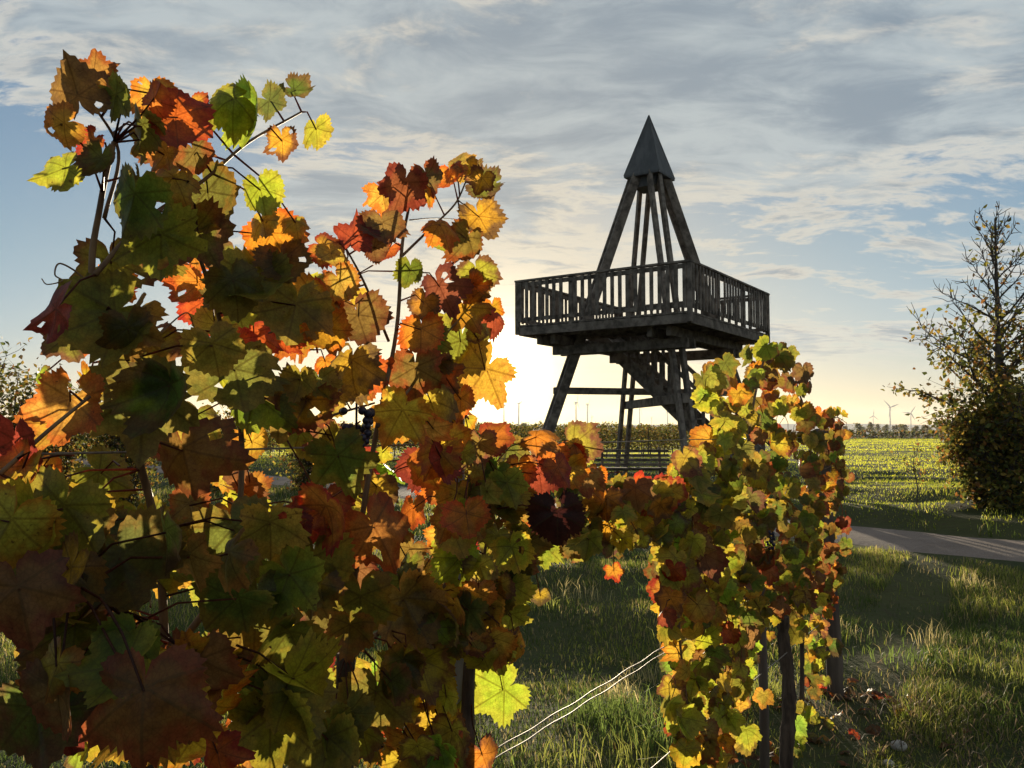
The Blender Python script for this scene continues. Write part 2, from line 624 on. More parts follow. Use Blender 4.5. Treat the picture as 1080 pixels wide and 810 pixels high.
# ------------------------------------------------------------------ grass
ROWA, ROWB = -1.22, 0.62                             # the vine row runs along X = ROWA + ROWB * Y
def blades(name, P, H, Wd, lean, colr, label, mat, seed=0):
    r = np.random.default_rng(seed)
    n = len(P)
    ph = r.uniform(0, 2 * np.pi, n)
    w = np.c_[np.cos(ph), np.sin(ph), np.zeros(n)] * (Wd / 2)[:, None]
    la = r.uniform(0, 2 * np.pi, n)
    l = np.c_[np.cos(la), np.sin(la), np.zeros(n)] * (lean * H)[:, None]
    up = np.c_[np.zeros(n), np.zeros(n), H]
    v = np.empty((n, 5, 3))
    v[:, 0], v[:, 1] = P - w, P + w
    v[:, 2], v[:, 3] = P - w * 0.75 + up * 0.58 + l * 0.32, P + w * 0.75 + up * 0.58 + l * 0.32
    v[:, 4] = P + up * (1 - 0.35 * lean)[:, None] + l
    k = np.arange(n)[:, None] * 5
    c = np.repeat(colr, 5, axis=0)
    o = mk_fast(name, v.reshape(-1, 3), [k + np.array([0, 1, 3, 2]), k + np.array([2, 3, 4])], mat, col=c, smooth=False)
    return tag(o, label, 'grass', kind='stuff')


def wedge(n, y0, y1, r, half=0.74):
    Y = np.sqrt(r.uniform(y0 * y0, y1 * y1, n))
    X = r.uniform(-half, half, n) * Y
    return X, Y


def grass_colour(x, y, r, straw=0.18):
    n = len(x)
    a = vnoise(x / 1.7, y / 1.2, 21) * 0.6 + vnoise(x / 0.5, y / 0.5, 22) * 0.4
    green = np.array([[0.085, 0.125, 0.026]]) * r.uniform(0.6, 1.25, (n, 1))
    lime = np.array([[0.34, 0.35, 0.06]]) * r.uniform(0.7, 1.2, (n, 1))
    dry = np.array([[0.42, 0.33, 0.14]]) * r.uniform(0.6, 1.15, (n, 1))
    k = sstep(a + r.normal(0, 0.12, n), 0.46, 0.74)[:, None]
    sun_tint = sstep(x - (ROWA + ROWB * y), 0.2, 1.6)  # sunlight painted in as limer grass right of the vine row
    k = np.maximum(k, (sstep(a + r.normal(0, 0.12, n), 0.30, 0.60) * sun_tint)[:, None])
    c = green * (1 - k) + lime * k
    pick = (r.random(n) < straw * (0.4 + 1.4 * a))[:, None]
    c = np.where(pick, dry, c)
    md = (pathd(x, y) > PW)[:, None]                 # meadow past the path painted yellower and paler, as if sunlit
    return np.where(md, c * np.array([0.9, 0.9, 0.7]) + np.array([0.20, 0.215, 0.015]), c)


def keep_off_path(x, y):
    d = pathd(x, y)
    j = (vnoise(x * 1.5, y * 1.5, 31) - 0.5) * 0.45 + (vnoise(x * 6, y * 6, 32) - 0.5) * 0.25
    return (d < 0.02 + j) | (d > PW - 0.02 + j)


gr = np.random.default_rng(5)
parts = []
for n, y0, y1, h0, w0 in ((95000, 1.9, 5.8, 0.062, 0.0042), (95000, 5.8, 11.5, 0.085, 0.0065), (60000, 11.5, 24, 0.13, 0.014)):
    x, y = wedge(n, y0, y1, gr)
    k = keep_off_path(x, y)
    x, y = x[k], y[k]
    clump = vnoise(x / 0.45, y / 0.4, 41) * 0.6 + vnoise(x / 1.6, y / 1.4, 42) * 0.6
    k = gr.random(len(x)) < 0.25 + 1.0 * clump
    x, y, clump = x[k], y[k], clump[k]
    h0_ = np.where(pathd(x, y) > PW, h0 * 0.5, h0)
    h = h0_ * (0.32 + 1.0 * clump ** 1.5) * gr.uniform(0.6, 1.35, len(x))
    # rough unmown tufts round the feet of the vines and the end post
    rowd = np.abs(x - (-1.22 + 0.62 * y)) / 1.18
    k = (rowd > 0.30) | (gr.random(len(x)) < 0.12)    # bare soil right under the vines
    x, y, clump, h, rowd = x[k], y[k], clump[k], h[k], rowd[k]
    h *= 1 + 0.9 * np.exp(-((rowd - 0.5) / 0.3) ** 2) * (vnoise(x * 2, y * 2, 43) > 0.45)
    w = w0 * gr.uniform(0.7, 1.3, len(x))
    parts.append((x, y, h, w))
x, y, h, w = (np.concatenate([p[i] for p in parts]) for i in range(4))
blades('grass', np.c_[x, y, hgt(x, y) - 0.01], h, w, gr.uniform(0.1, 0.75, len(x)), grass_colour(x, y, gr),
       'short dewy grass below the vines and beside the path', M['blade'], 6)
parts = []
for n, y0, y1, h0, w0 in ((90000, 22, 60, 0.11, 0.026), (170000, 60, 168, 0.12, 0.07)):
    x, y = wedge(n, y0, y1, gr)
    k = keep_off_path(x, y) & (gr.random(n) < 0.2 + 1.1 * (vnoise(x / 5, y / 2.2, 51) * 0.6 + vnoise(x / 1.3, y / 1.0, 52) * 0.5))
    x, y = x[k], y[k]
    parts.append((x, y, h0 * gr.uniform(0.4, 1.2, len(x)), w0 * gr.uniform(0.6, 1.3, len(x))))
x, y, h, w = (np.concatenate([p[i] for p in parts]) for i in range(4))
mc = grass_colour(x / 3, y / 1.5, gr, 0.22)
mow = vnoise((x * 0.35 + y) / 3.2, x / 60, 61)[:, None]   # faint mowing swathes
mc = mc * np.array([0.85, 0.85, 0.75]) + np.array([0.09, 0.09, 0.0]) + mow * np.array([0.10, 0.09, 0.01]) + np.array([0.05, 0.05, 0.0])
mc = mc * 1.2  # blade colour lifted so the meadow reads as sunlit
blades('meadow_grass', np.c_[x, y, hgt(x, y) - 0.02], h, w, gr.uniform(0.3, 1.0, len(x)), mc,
       'sunlit yellow green meadow beyond the path', M['blade'], 7)
# coarse arching tufts, some green, some straw coloured
tx, ty, th_, tc_ = [], [], [], []
for _ in range(60):
    Y = gr.uniform(3.0, 9.5)
    X = gr.uniform(-0.12, 0.72) * Y
    if abs(X - (ROWA + ROWB * Y)) < 0.3 or not keep_off_path(np.array([X]), np.array([Y]))[0]:
        continue
    n = int(gr.integers(40, 110))
    rad_ = gr.uniform(0.06, 0.2)
    tx.append(X + gr.normal(0, rad_, n))
    ty.append(Y + gr.normal(0, rad_, n))
    th_.append(gr.uniform(0.10, 0.26) * gr.uniform(0.5, 1.15, n))
    base_c = np.array([(0.30, 0.32, 0.07), (0.16, 0.22, 0.05), (0.48, 0.40, 0.18)][gr.integers(3)])
    tc_.append(base_c * gr.uniform(0.6, 1.25, (n, 1)))
x, y, h, tcol_ = np.concatenate(tx), np.concatenate(ty), np.concatenate(th_), np.concatenate(tc_)
blades('grass_tufts', np.c_[x, y, hgt(x, y) - 0.01], h, gr.uniform(0.004, 0.008, len(x)), gr.uniform(0.2, 0.8, len(x)), tcol_,
       'coarse arching tufts of green and straw coloured grass near the vines', M['blade'], 16)
# dead stalks lying around the end post
x = gr.normal(2.35, 0.45, 700)
y = gr.normal(4.7, 0.45, 700)
blades('dead_stalks', np.c_[x, y, hgt(x, y) + gr.uniform(0.0, 0.05, 700)], gr.uniform(0.04, 0.12, 700), gr.uniform(0.003, 0.008, 700),
       gr.uniform(0.8, 2.2, 700), np.array([[0.22, 0.16, 0.10]]) * gr.uniform(0.4, 1.3, (700, 1)),
       'brown dead stalks lying on the soil by the end post', M['blade'], 8)

# ------------------------------------------------------------------ lookout tower
TC = np.array([3.64, 21.75, 0.0])
ta = R(145.65)
UL = np.array([math.cos(ta), math.sin(ta), 0])
UR = np.array([math.cos(ta - math.pi / 2), math.sin(ta - math.pi / 2), 0])
ZU = np.array([0, 0, 1.0])
NEAR = np.array([3.889, 18.114, 0])
L1, L2 = 4.535, 5.445
DECK = 4.24
PC = NEAR + UL * L1 / 2 + UR * L2 / 2


def tp(a, b, z):
    """platform coordinates: a along UL (-L1/2..L1/2), b along UR"""
    return PC + UL * a + UR * b + ZU * z


tower = empty('lookout_tower', TC, 'dark timber lookout tower on splayed legs with a railed platform and pointed roof', 'lookout tower')
A2, B2 = L1 / 2, L2 / 2
APX = TC + ZU * 9.45
for sa, sb in ((1, -1), (-1, -1), (1, 1), (-1, 1)):
    foot = TC + UL * sa * 2.26 + UR * sb * 2.6
    foot[2] = float(hgt(foot[0], foot[1])) - 0.1
    out_ = UL * sa * 2.26 + UR * sb * 2.6
    side = np.cross(ZU, out_)
    side /= np.linalg.norm(side)
    t0 = foot + (APX - foot) * 0.882
    for s in (-1, 1):
        mb = MB().beam(foot + side * s * 0.125, t0 + side * s * 0.125, 0.09, 0.24, up=out_)
        mk('leg_timber', mb, M['wood'], tower, bevel=0.008)
# roof: four-sided spire over a short collar
ro = []
e = 0.50
zr0, zr1 = 8.26, 9.98
rc = [TC + UL * a * e + UR * b * e + ZU * zr0 for a, b in ((-1, -1), (1, -1), (1, 1), (-1, 1))]
top = TC + ZU * zr1
mb = MB().add(rc + [top] + [p + ZU * 0.06 for p in rc], [(3, 2, 1, 0), (0, 1, 6, 5), (1, 2, 7, 6), (2, 3, 8, 7), (3, 0, 5, 8), (5, 6, 4), (6, 7, 4), (7, 8, 4), (8, 5, 4)])
mk('roof', mb, M['roofwood'], tower)
for p in rc:
    mk('hip_cap', MB().tube([p + ZU * 0.05, top + ZU * 0.015], 0.016, 6), M['roofwood'], tower)
cl = MB()
cl.box8([TC + UL * a * 0.33 + UR * b * 0.33 + ZU * z for z in (8.0, 8.255) for a, b in ((-1, -1), (1, -1), (1, 1), (-1, 1))])
mk('roof_collar', cl, M['roofwood'], tower)

# deck boards run along UR, with the opening for the stair
SW = 1.0                                             # stair width
SLOPE = math.tan(R(43))
run0 = (DECK - 0.12 - 2.85) / SLOPE
HOLE_A = (-0.35, run0 + 0.1)                         # along UL
bw = 0.145
dk = MB()
nb = int(L1 / bw)
for i in range(nb):
    a0 = -A2 + L1 * i / nb + 0.006
    a1 = -A2 + L1 * (i + 1) / nb - 0.006
    segs = [(-B2, B2)]
    if a1 > HOLE_A[0] and a0 < HOLE_A[1]:
        segs = [(-B2, -SW / 2 - 0.05), (SW / 2 + 0.05, B2)]
    for b0, b1 in segs:
        dk.box8([tp(a, b, z) for z in (DECK - 0.045, DECK) for a, b in ((a0, b0), (a1, b0), (a1, b1), (a0, b1))])
mk('deck', dk, M['wood'], tower)
# joists under the boards (along UL), then beams (along UR), then the lowest beams (along UL)
for b in np.linspace(-B2 + 0.10, B2 - 0.10, 10):
    if abs(b) < SW / 2:
        continue
    mk('joist', MB().beam(tp(-A2 + 0.10, b, DECK - 0.145), tp(A2 - 0.10, b, DECK - 0.145), 0.08, 0.19), M['wood'], tower)
for a in (-A2 + 0.02, A2 - 0.02):
    mk('fascia_board', MB().beam(tp(a, -B2 + 0.06, DECK - 0.16), tp(a, B2 - 0.06, DECK - 0.16), 0.05, 0.2), M['wood'], tower)
for b in (-B2 + 0.02, B2 - 0.02):
    mk('fascia_board', MB().beam(tp(-A2 + 0.06, b, DECK - 0.16), tp(A2 - 0.06, b, DECK - 0.16), 0.05, 0.2), M['wood'], tower)
for a in (-1.62, -1.15, 1.45, 1.85):
    mk('support_beam', MB().beam(tp(a, -B2 + 0.32, DECK - 0.36), tp(a, B2 - 0.32, DECK - 0.36), 0.12, 0.22), M['wood'], tower)
for b in (-1.75, -1.35, 1.35, 1.75):
    mk('support_beam', MB().beam(tp(-A2 + 0.45, b, DECK - 0.585), tp(A2 - 0.45, b, DECK - 0.585), 0.12, 0.22), M['wood'], tower)

# railings: a handrail per side with posts, lower rail and balusters
cs = [(-A2, -B2), (A2, -B2), (A2, B2), (-A2, B2)]
for i in range(4):
    (a0, b0), (a1, b1) = cs[i], cs[(i + 1) % 4]
    p0, p1 = tp(a0, b0, 0), tp(a1, b1, 0)
    L = np.linalg.norm(p1 - p0)
    t = (p1 - p0) / L
    inn = np.cross(ZU, t)
    q0, q1 = p0 + t * (0.063 if i % 2 else -0.06), p1 - t * (0.063 if i % 2 else -0.06)
    rl = mk('railing', MB().beam(q0 + ZU * 5.335, q1 + ZU * 5.335, 0.13, 0.045), M['wood'], tower)
    mk('upper_rail', MB().beam(p0 + t * 0.06 + ZU * 5.24, p1 - t * 0.06 + ZU * 5.24, 0.045, 0.10), M['wood'], rl)
    mk('lower_rail', MB().beam(p0 + t * 0.06 + ZU * (DECK + 0.13), p1 - t * 0.06 + ZU * (DECK + 0.13), 0.045, 0.09), M['wood'], rl)
    npst = 3
    for j in range(npst + 1):
        if j == npst:
            continue
        pp = p0 + t * (L * j / npst)
        pp = pp - inn * (0.052 if j else 0.0)
        mk('railing_post', MB().beam(pp + ZU * 4.0, pp + ZU * 5.31, 0.10, 0.10, up=tuple(t)), M['wood'], rl)
    nbal = int(L / 0.19)
    for j in range(nbal):
        u = (j + 0.5) * L / nbal
        if min(abs(u - L * m / npst) for m in range(npst + 1)) < 0.07:
            continue
        pp = p0 + t * u + inn * 0.049
        mk('baluster', MB().beam(pp + ZU * (DECK + 0.06), pp + ZU * 5.29, 0.085, 0.032, up=tuple(inn)), M['wood'], rl)

# cross beams at half height, one above the other, tied to opposite legs
def leg_at(sa, sb, z):
    foot = TC + UL * sa * 2.26 + UR * sb * 2.6
    return foot + (APX - foot) * (z / APX[2])


ext = lambda p, q, e_: (p + (p - q) / np.linalg.norm(p - q) * e_, q + (q - p) / np.linalg.norm(q - p) * e_)
p, q = ext(leg_at(1, -1, 2.63), leg_at(-1, 1, 2.63), 0.18)
mk('cross_beam', MB().beam(p, q, 0.15, 0.17), M['wood'], tower, bevel=0.006)
p, q = ext(leg_at(-1, -1, 2.36), leg_at(1, 1, 2.36), 0.18)
mk('cross_beam', MB().beam(p, q, 0.15, 0.22), M['wood'], tower, bevel=0.006)


# stair down through the middle towards -UL
def sp(run, b, dz=0.0):
    """point on the stair line; run grows downhill from the centre"""
    return TC - UL * run + UR * b + ZU * (2.98 - run * SLOPE + dz)


R0, R1 = -(DECK - 0.05 - 2.98) / SLOPE, (2.98 - 0.12) / SLOPE
for b in (-SW / 2, SW / 2):
    mk('stringer', MB().beam(sp(R0, b, -0.05), sp(R1, b, -0.05), 0.07, 0.30), M['wood'], tower)
nt = 19
for i in range(1, nt + 1):
    r_ = R0 + (R1 - R0) * i / (nt + 0.5)
    c = sp(r_, 0, 0.02)
    c = [c + UL * a * 0.14 + UR * b * (SW / 2 - 0.037) + ZU * z for z in (-0.025, 0.025) for a, b in ((-1, -1), (1, -1), (1, 1), (-1, 1))]
    mk('tread', MB().box8(c), M['wood'], tower)
for b in (-SW / 2 - 0.062, SW / 2 + 0.062):
    hr = mk('stair_rail', MB().beam(sp(-0.45, b, 1.02), sp(R1 - 0.05, b, 1.02), 0.05, 0.10), M['wood'], tower)
    for r_ in np.arange(-0.35, R1 - 0.1, 0.22):
        mk('baluster', MB().beam(sp(r_, b, -0.10), sp(r_, b, 0.965), 0.05, 0.08, up=tuple(UL)), M['wood'], hr)
# slatted bench standing behind the legs
BX = (gnd(628, 520)[:2] * 0, 0)
b0, b1 = at(626, 490, 23.0), at(706, 490, 23.0)
bench = empty('slatted_bench', ((b0[0] + b1[0]) / 2, 23.0, float(hgt(4, 23.0))), 'grey slatted wooden bench with high back standing under the lookout tower', 'bench')
bz = float(hgt(4, 23.0))
for k in range(5):
    z = bz + 0.40 + 0.125 * k
    mk('back_slat', MB().beam((b0[0], 23.0 + 0.02 * k, z), (b1[0], 23.0 + 0.02 * k, z), 0.03, 0.075), M['wood'], bench)
for k in range(4):
    yy = 22.92 - 0.115 * k
    mk('seat_slat', MB().beam((b0[0], yy, bz + 0.44), (b1[0], yy, bz + 0.44), 0.095, 0.035), M['wood'], bench)
for x in (b0[0] + 0.25, b1[0] - 0.25):
    mk('leg', MB().beam((x, 23.06, bz - 0.02), (x, 23.15, bz + 1.0), 0.07, 0.07, up=(0, 1, 0)), M['wood'], bench)
    mk('leg', MB().beam((x, 22.58, bz - 0.02), (x, 22.58, bz + 0.42), 0.07, 0.07, up=(0, 1, 0)), M['wood'], bench)


# ------------------------------------------------------------------ leaf builders
def leaf_template(seed, N=56, rings=3, flat=1.0):
    r = np.random.default_rng(seed)
    th = np.linspace(-np.pi, np.pi, N, endpoint=False)
    ctl = [(0, 1.0), (30, 0.74), (60, 0.92), (88, 0.66), (120, 0.74), (152, 0.60), (172, 0.34), (180, 0.13)]
    dp = r.uniform(0.0, 1.0)
    ang, rad = [], []
    for sgn in (-1, 1):
        for a, q in ctl:
            if sgn < 0 and a in (0, 180):
                continue
            if a in (30, 88):
                q = q + (0.20 * dp - 0.08)
            ang.append(sgn * R(a) + (r.normal(0, 0.05) if a not in (0, 180) else 0))
            rad.append(q * r.uniform(0.92, 1.08))
    o = np.argsort(ang)
    ang, rad = np.array(ang)[o], np.array(rad)[o]
    A = np.concatenate([ang - 2 * np.pi, ang, ang + 2 * np.pi])
    B = np.concatenate([rad, rad, rad])
    # cosine interpolation
    idx = np.clip(np.searchsorted(A, th) - 1, 0, len(A) - 2)
    f = (th - A[idx]) / (A[idx + 1] - A[idx])
    f = f * f * (3 - 2 * f)
    rr = B[idx] * (1 - f) + B[idx + 1] * f
    tooth = np.where(np.arange(N) % 2 == 0, 1.05, 0.95) * r.uniform(0.95, 1.05, N)
    V, E = [np.zeros((1, 3))], [np.zeros(1)]
    c1 = r.normal(0.0, 0.42)
    fold = abs(r.normal(0.0, 0.30))
    wav, wp, wk = r.uniform(0.04, 0.17), r.uniform(0, 6), r.integers(3, 7)
    droop = r.normal(0.25, 0.22)
    roll = r.normal(0, 0.25)
    for k in range(1, rings + 1):
        s = (k / rings) ** 0.85
        q = rr * s * (tooth if k == rings else 1.0)
        x, y = q * np.sin(th), q * np.cos(th)
        z = c1 * q * q - fold * np.abs(x) * (0.4 + q) + wav * np.sin(wk * th + wp) * q ** 2 * s - droop * np.sign(y) * y * y * 0.5 + roll * x * q
        # soft puckering between the veins
        z = z * flat + 0.035 * np.cos(3.05 * th * 2) * q
        V.append(np.c_[x, y, z])
        E.append(np.full(N, s))
    V, E = np.concatenate(V), np.concatenate(E)
    F3, F4 = [], []
    for j in range(N):
        j2 = (j + 1) % N
        F3.append((0, 1 + j, 1 + j2))
        for k in range(rings - 1):
            a = 1 + k * N
            F4.append((a + j, a + N + j, a + N + j2, a + j2))
    return V, E, np.array(F3), np.array(F4)


HI = [leaf_template(100 + i, 60, 4) for i in range(18)]
LO = [leaf_template(200 + i, 40, 3) for i in range(16)]

PAL = {   # centre colour, margin colour
    'G': [((0.22, 0.225, 0.035), (0.34, 0.26, 0.04)), ((0.17, 0.20, 0.035), (0.30, 0.21, 0.035)), ((0.30, 0.29, 0.04), (0.48, 0.36, 0.05))],
    'Y': [((0.60, 0.53, 0.05), (0.70, 0.50, 0.06)), ((0.50, 0.50, 0.05), (0.74, 0.46, 0.05)), ((0.72, 0.52, 0.06), (0.62, 0.30, 0.04))],
    'O': [((0.80, 0.40, 0.04), (0.78, 0.20, 0.03)), ((0.80, 0.52, 0.06), (0.76, 0.26, 0.03)), ((0.72, 0.28, 0.035), (0.50, 0.13, 0.03))],
    'R': [((0.66, 0.16, 0.03), (0.46, 0.06, 0.03)), ((0.70, 0.30, 0.04), (0.50, 0.06, 0.03)), ((0.46, 0.09, 0.04), (0.30, 0.05, 0.03))],
    'M': [((0.34, 0.15, 0.045), (0.28, 0.07, 0.03)), ((0.40, 0.21, 0.055), (0.34, 0.10, 0.03)), ((0.28, 0.18, 0.045), (0.40, 0.10, 0.03))],
    'Z': [((0.36, 0.23, 0.05), (0.42, 0.15, 0.04))],
    'X': [((0.06, 0.012, 0.012), (0.08, 0.018, 0.014))],
    'L': [((0.42, 0.48, 0.05), (0.62, 0.56, 0.06))],
}

CTRL = [(70, 100, 'M'), (90, 130, 'G'), (200, 125, 'R'), (165, 110, 'O'), (265, 105, 'G'), (290, 140, 'Y'), (330, 140, 'Y'), (60, 180, 'Y'), (150, 240, 'G'),
        (130, 200, 'G'), (200, 290, 'G'), (220, 215, 'G'), (275, 205, 'Y'), (50, 340, 'R'), (110, 340, 'G'), (70, 430, 'O'), (15, 500, 'O'), (150, 430, 'G'), (200, 490, 'M'),
        (250, 400, 'G'), (330, 262, 'R'), (370, 250, 'R'), (430, 200, 'O'), (465, 205, 'O'), (490, 180, 'Y'), (505, 245, 'O'), (465, 310, 'R'), (430, 350, 'O'), (505, 395, 'Y'),
        (485, 365, 'G'), (290, 300, 'G'), (300, 360, 'O'), (350, 340, 'O'), (340, 430, 'G'), (400, 400, 'O'), (380, 470, 'Y'), (340, 540, 'R'), (300, 500, 'G'), (60, 580, 'G'), (130, 600, 'G'), (20, 660, 'M'), (150, 740, 'M'), (90, 740, 'R'), (170, 790, 'O'),
        (80, 690, 'G'), (270, 640, 'G'), (280, 770, 'G'), (350, 700, 'G'), (360, 770, 'G'), (400, 570, 'M'), (450, 420, 'O'), (465, 470, 'O'), (440, 640, 'G'), (520, 730, 'Y'), (460, 775, 'Y'), (510, 640, 'Y'), (480, 570, 'Y'),
        (430, 510, 'O'), (520, 480, 'G'), (560, 490, 'O'), (600, 465, 'O'), (560, 540, 'G'), (640, 500, 'O'), (655, 540, 'G'), (680, 520, 'R'), (725, 500, 'Y'), (700, 560, 'Y'), (690, 610, 'R'), (740, 540, 'G'),
        (790, 380, 'G'), (745, 395, 'Y'), (790, 405, 'R'), (820, 370, 'G'), (840, 400, 'M'), (830, 430, 'O'), (760, 445, 'Y'), (880, 455, 'O'), (850, 480, 'G'), (800, 490, 'G'), (800, 560, 'G'), (740, 620, 'Y'), (760, 700, 'Y'), (715, 700, 'Y'), (800, 640, 'G'), (730, 790, 'O'),
        (875, 600, 'M'), (865, 540, 'G'), (840, 660, 'Y'), (850, 740, 'G'), (770, 600, 'G')]
CX = np.array([(a, b) for a, b, _ in CTRL], float)
CK = [k for _, _, k in CTRL]
MIXK = {'G': 'GGGGGGGY', 'Y': 'YYYYYGOL', 'O': 'OOOOOOYR', 'R': 'RRRRROOM', 'M': 'MMMMGRYO'}

MIXE = {'G': 'GGGGGLYM', 'Y': 'YYLLGYYG', 'O': 'OYYOMG', 'R': 'ROMYG', 'M': 'MMGMGM'}


def pick_kind(x, y, r):
    sig = 15 if x < 560 else 13
    d = np.hypot(CX[:, 0] - x, CX[:, 1] - y) + r.exponential(sig, len(CX))
    k = CK[int(np.argmin(d))]
    mx = MIXE if x > 690 else MIXK                   # the end vine has kept more green and yellow
    return mx[k][r.integers(len(mx[k]))]


ROWA, ROWB = -1.22, 0.62                             # the vine row runs along X = ROWA + ROWB * Y
ROWDIR = np.array([ROWB, 1.0, 0.0]) / math.hypot(ROWB, 1)
ROWN = np.array([-1.0, ROWB, 0.0]) / math.hypot(ROWB, 1)     # away from the camera side


def rowY(x):
    u = (x - PX) / FPX
    return -ROWA / (ROWB - min(u, 0.45)) if u < 0.45 else -ROWA / (ROWB - 0.45)


class Foliage:
    """collects leaves for one mesh"""
    def __init__(s):
        s.v, s.c, s.c2, s.uv, s.f3, s.f4, s.n = [], [], [], [], [], [], 0

    def leaf(s, pos, size, kind, r, tip=None, nrm=None, tpl=None, hi=True, bright=1.0):
        V, E, F3, F4 = tpl or (HI if hi else LO)[r.integers(len(HI if hi else LO))]
        if nrm is None:
            nrm = np.array([r.normal(0, 0.42), (-1 if r.random() < 0.5 else 1), r.normal(0.15, 0.42)])
        nrm = np.array(nrm, float)
        nrm /= np.linalg.norm(nrm)
        if tip is None:
            tip = np.array([r.normal(0, 0.5), r.normal(0, 0.35), -1.0 + r.normal(0, 0.25)])
        tip = np.array(tip, float)
        tip = tip - nrm * (tip @ nrm)
        tip /= np.linalg.norm(tip)
        sd_ = np.cross(tip, nrm)
        P = V * size
        w = pos + P[:, :1] * sd_ + P[:, 1:2] * tip + P[:, 2:3] * nrm
        # the petiole joint is above the middle of the blade: centre the blade on pos
        w = w - tip * size * 0.22
        a, b = PAL[kind][r.integers(len(PAL[kind]))]
        if r.random() < 0.22:
            b = (0.26, 0.13, 0.05)                       # dried brown margin
        j = r.uniform(0.82, 1.15, 3) * bright
        j = j / j.mean() * (0.5 * j.mean() + 0.5 * j)
        n = len(V)
        s.v.append(w)
        s.c.append(np.c_[np.tile(np.clip(np.array(a) * j, 0, 0.85), (n, 1)), E])
        s.c2.append(np.tile(np.clip(np.array(b) * j, 0, 0.85), (n, 1)))
        s.uv.append(V[:, :2])
        s.f3.append(F3 + s.n)
        if hi and r.random() < 0.3:                          # insect holes and tears
            ctr = V[F4].mean(1)[:, :2]
            keep = np.ones(len(F4), bool)
            for _ in range(r.integers(1, 4)):
                q = ctr[r.integers(len(ctr))]
                keep &= np.hypot(*(ctr - q).T) > r.uniform(0.04, 0.13)
            F4 = F4[keep]
        s.f4.append(F4 + s.n)
        s.n += n
        return pos - tip * size * 0.22, tip

    def stalk(s, pts, rad, r):
        mb = MB().tube(pts, rad, 5, cap=False)
        v, n = np.array(mb.v), len(mb.v)
        c = np.array((0.30, 0.10, 0.05)) * r.uniform(0.5, 1.2)
        s.v.append(v)
        s.c.append(np.c_[np.tile(c, (n, 1)), np.zeros(n)])
        s.c2.append(np.tile(c, (n, 1)))
        s.uv.append(np.full((n, 2), 9.0))
        s.f4.append(np.array(mb.f) + s.n)
        s.n += n

    def build(s, name, parent):
        return mk_fast(name, np.concatenate(s.v), [np.concatenate(s.f3), np.concatenate(s.f4)], M['leaf'], parent,
                       col=np.concatenate(s.c), col2=np.concatenate(s.c2), uv=np.concatenate(s.uv))


def inside(x, y, poly):
    c = False
    n = len(poly)
    for i in range(n):
        x1, y1 = poly[i]
        x2, y2 = poly[(i + 1) % n]
        if (y1 > y) != (y2 > y) and x < (x2 - x1) * (y - y1) / (y2 - y1) + x1:
            c = not c
    return c


def bez(pts, n):
    """Catmull-Rom through 3-D points"""
    P = [np.array(p, float) for p in pts]
    P = [2 * P[0] - P[1]] + P + [2 * P[-1] - P[-2]]
    out = []
    for i in range(1, len(P) - 2):
        for k in range(n):
            t = k / n
            a, b, c, d = P[i - 1], P[i], P[i + 1], P[i + 2]
            out.append(0.5 * ((2 * b) + (-a + c) * t + (2 * a - 5 * b + 4 * c - d) * t * t + (-a + 3 * b - 3 * c + d) * t ** 3))
    out.append(P[-2])
    return out


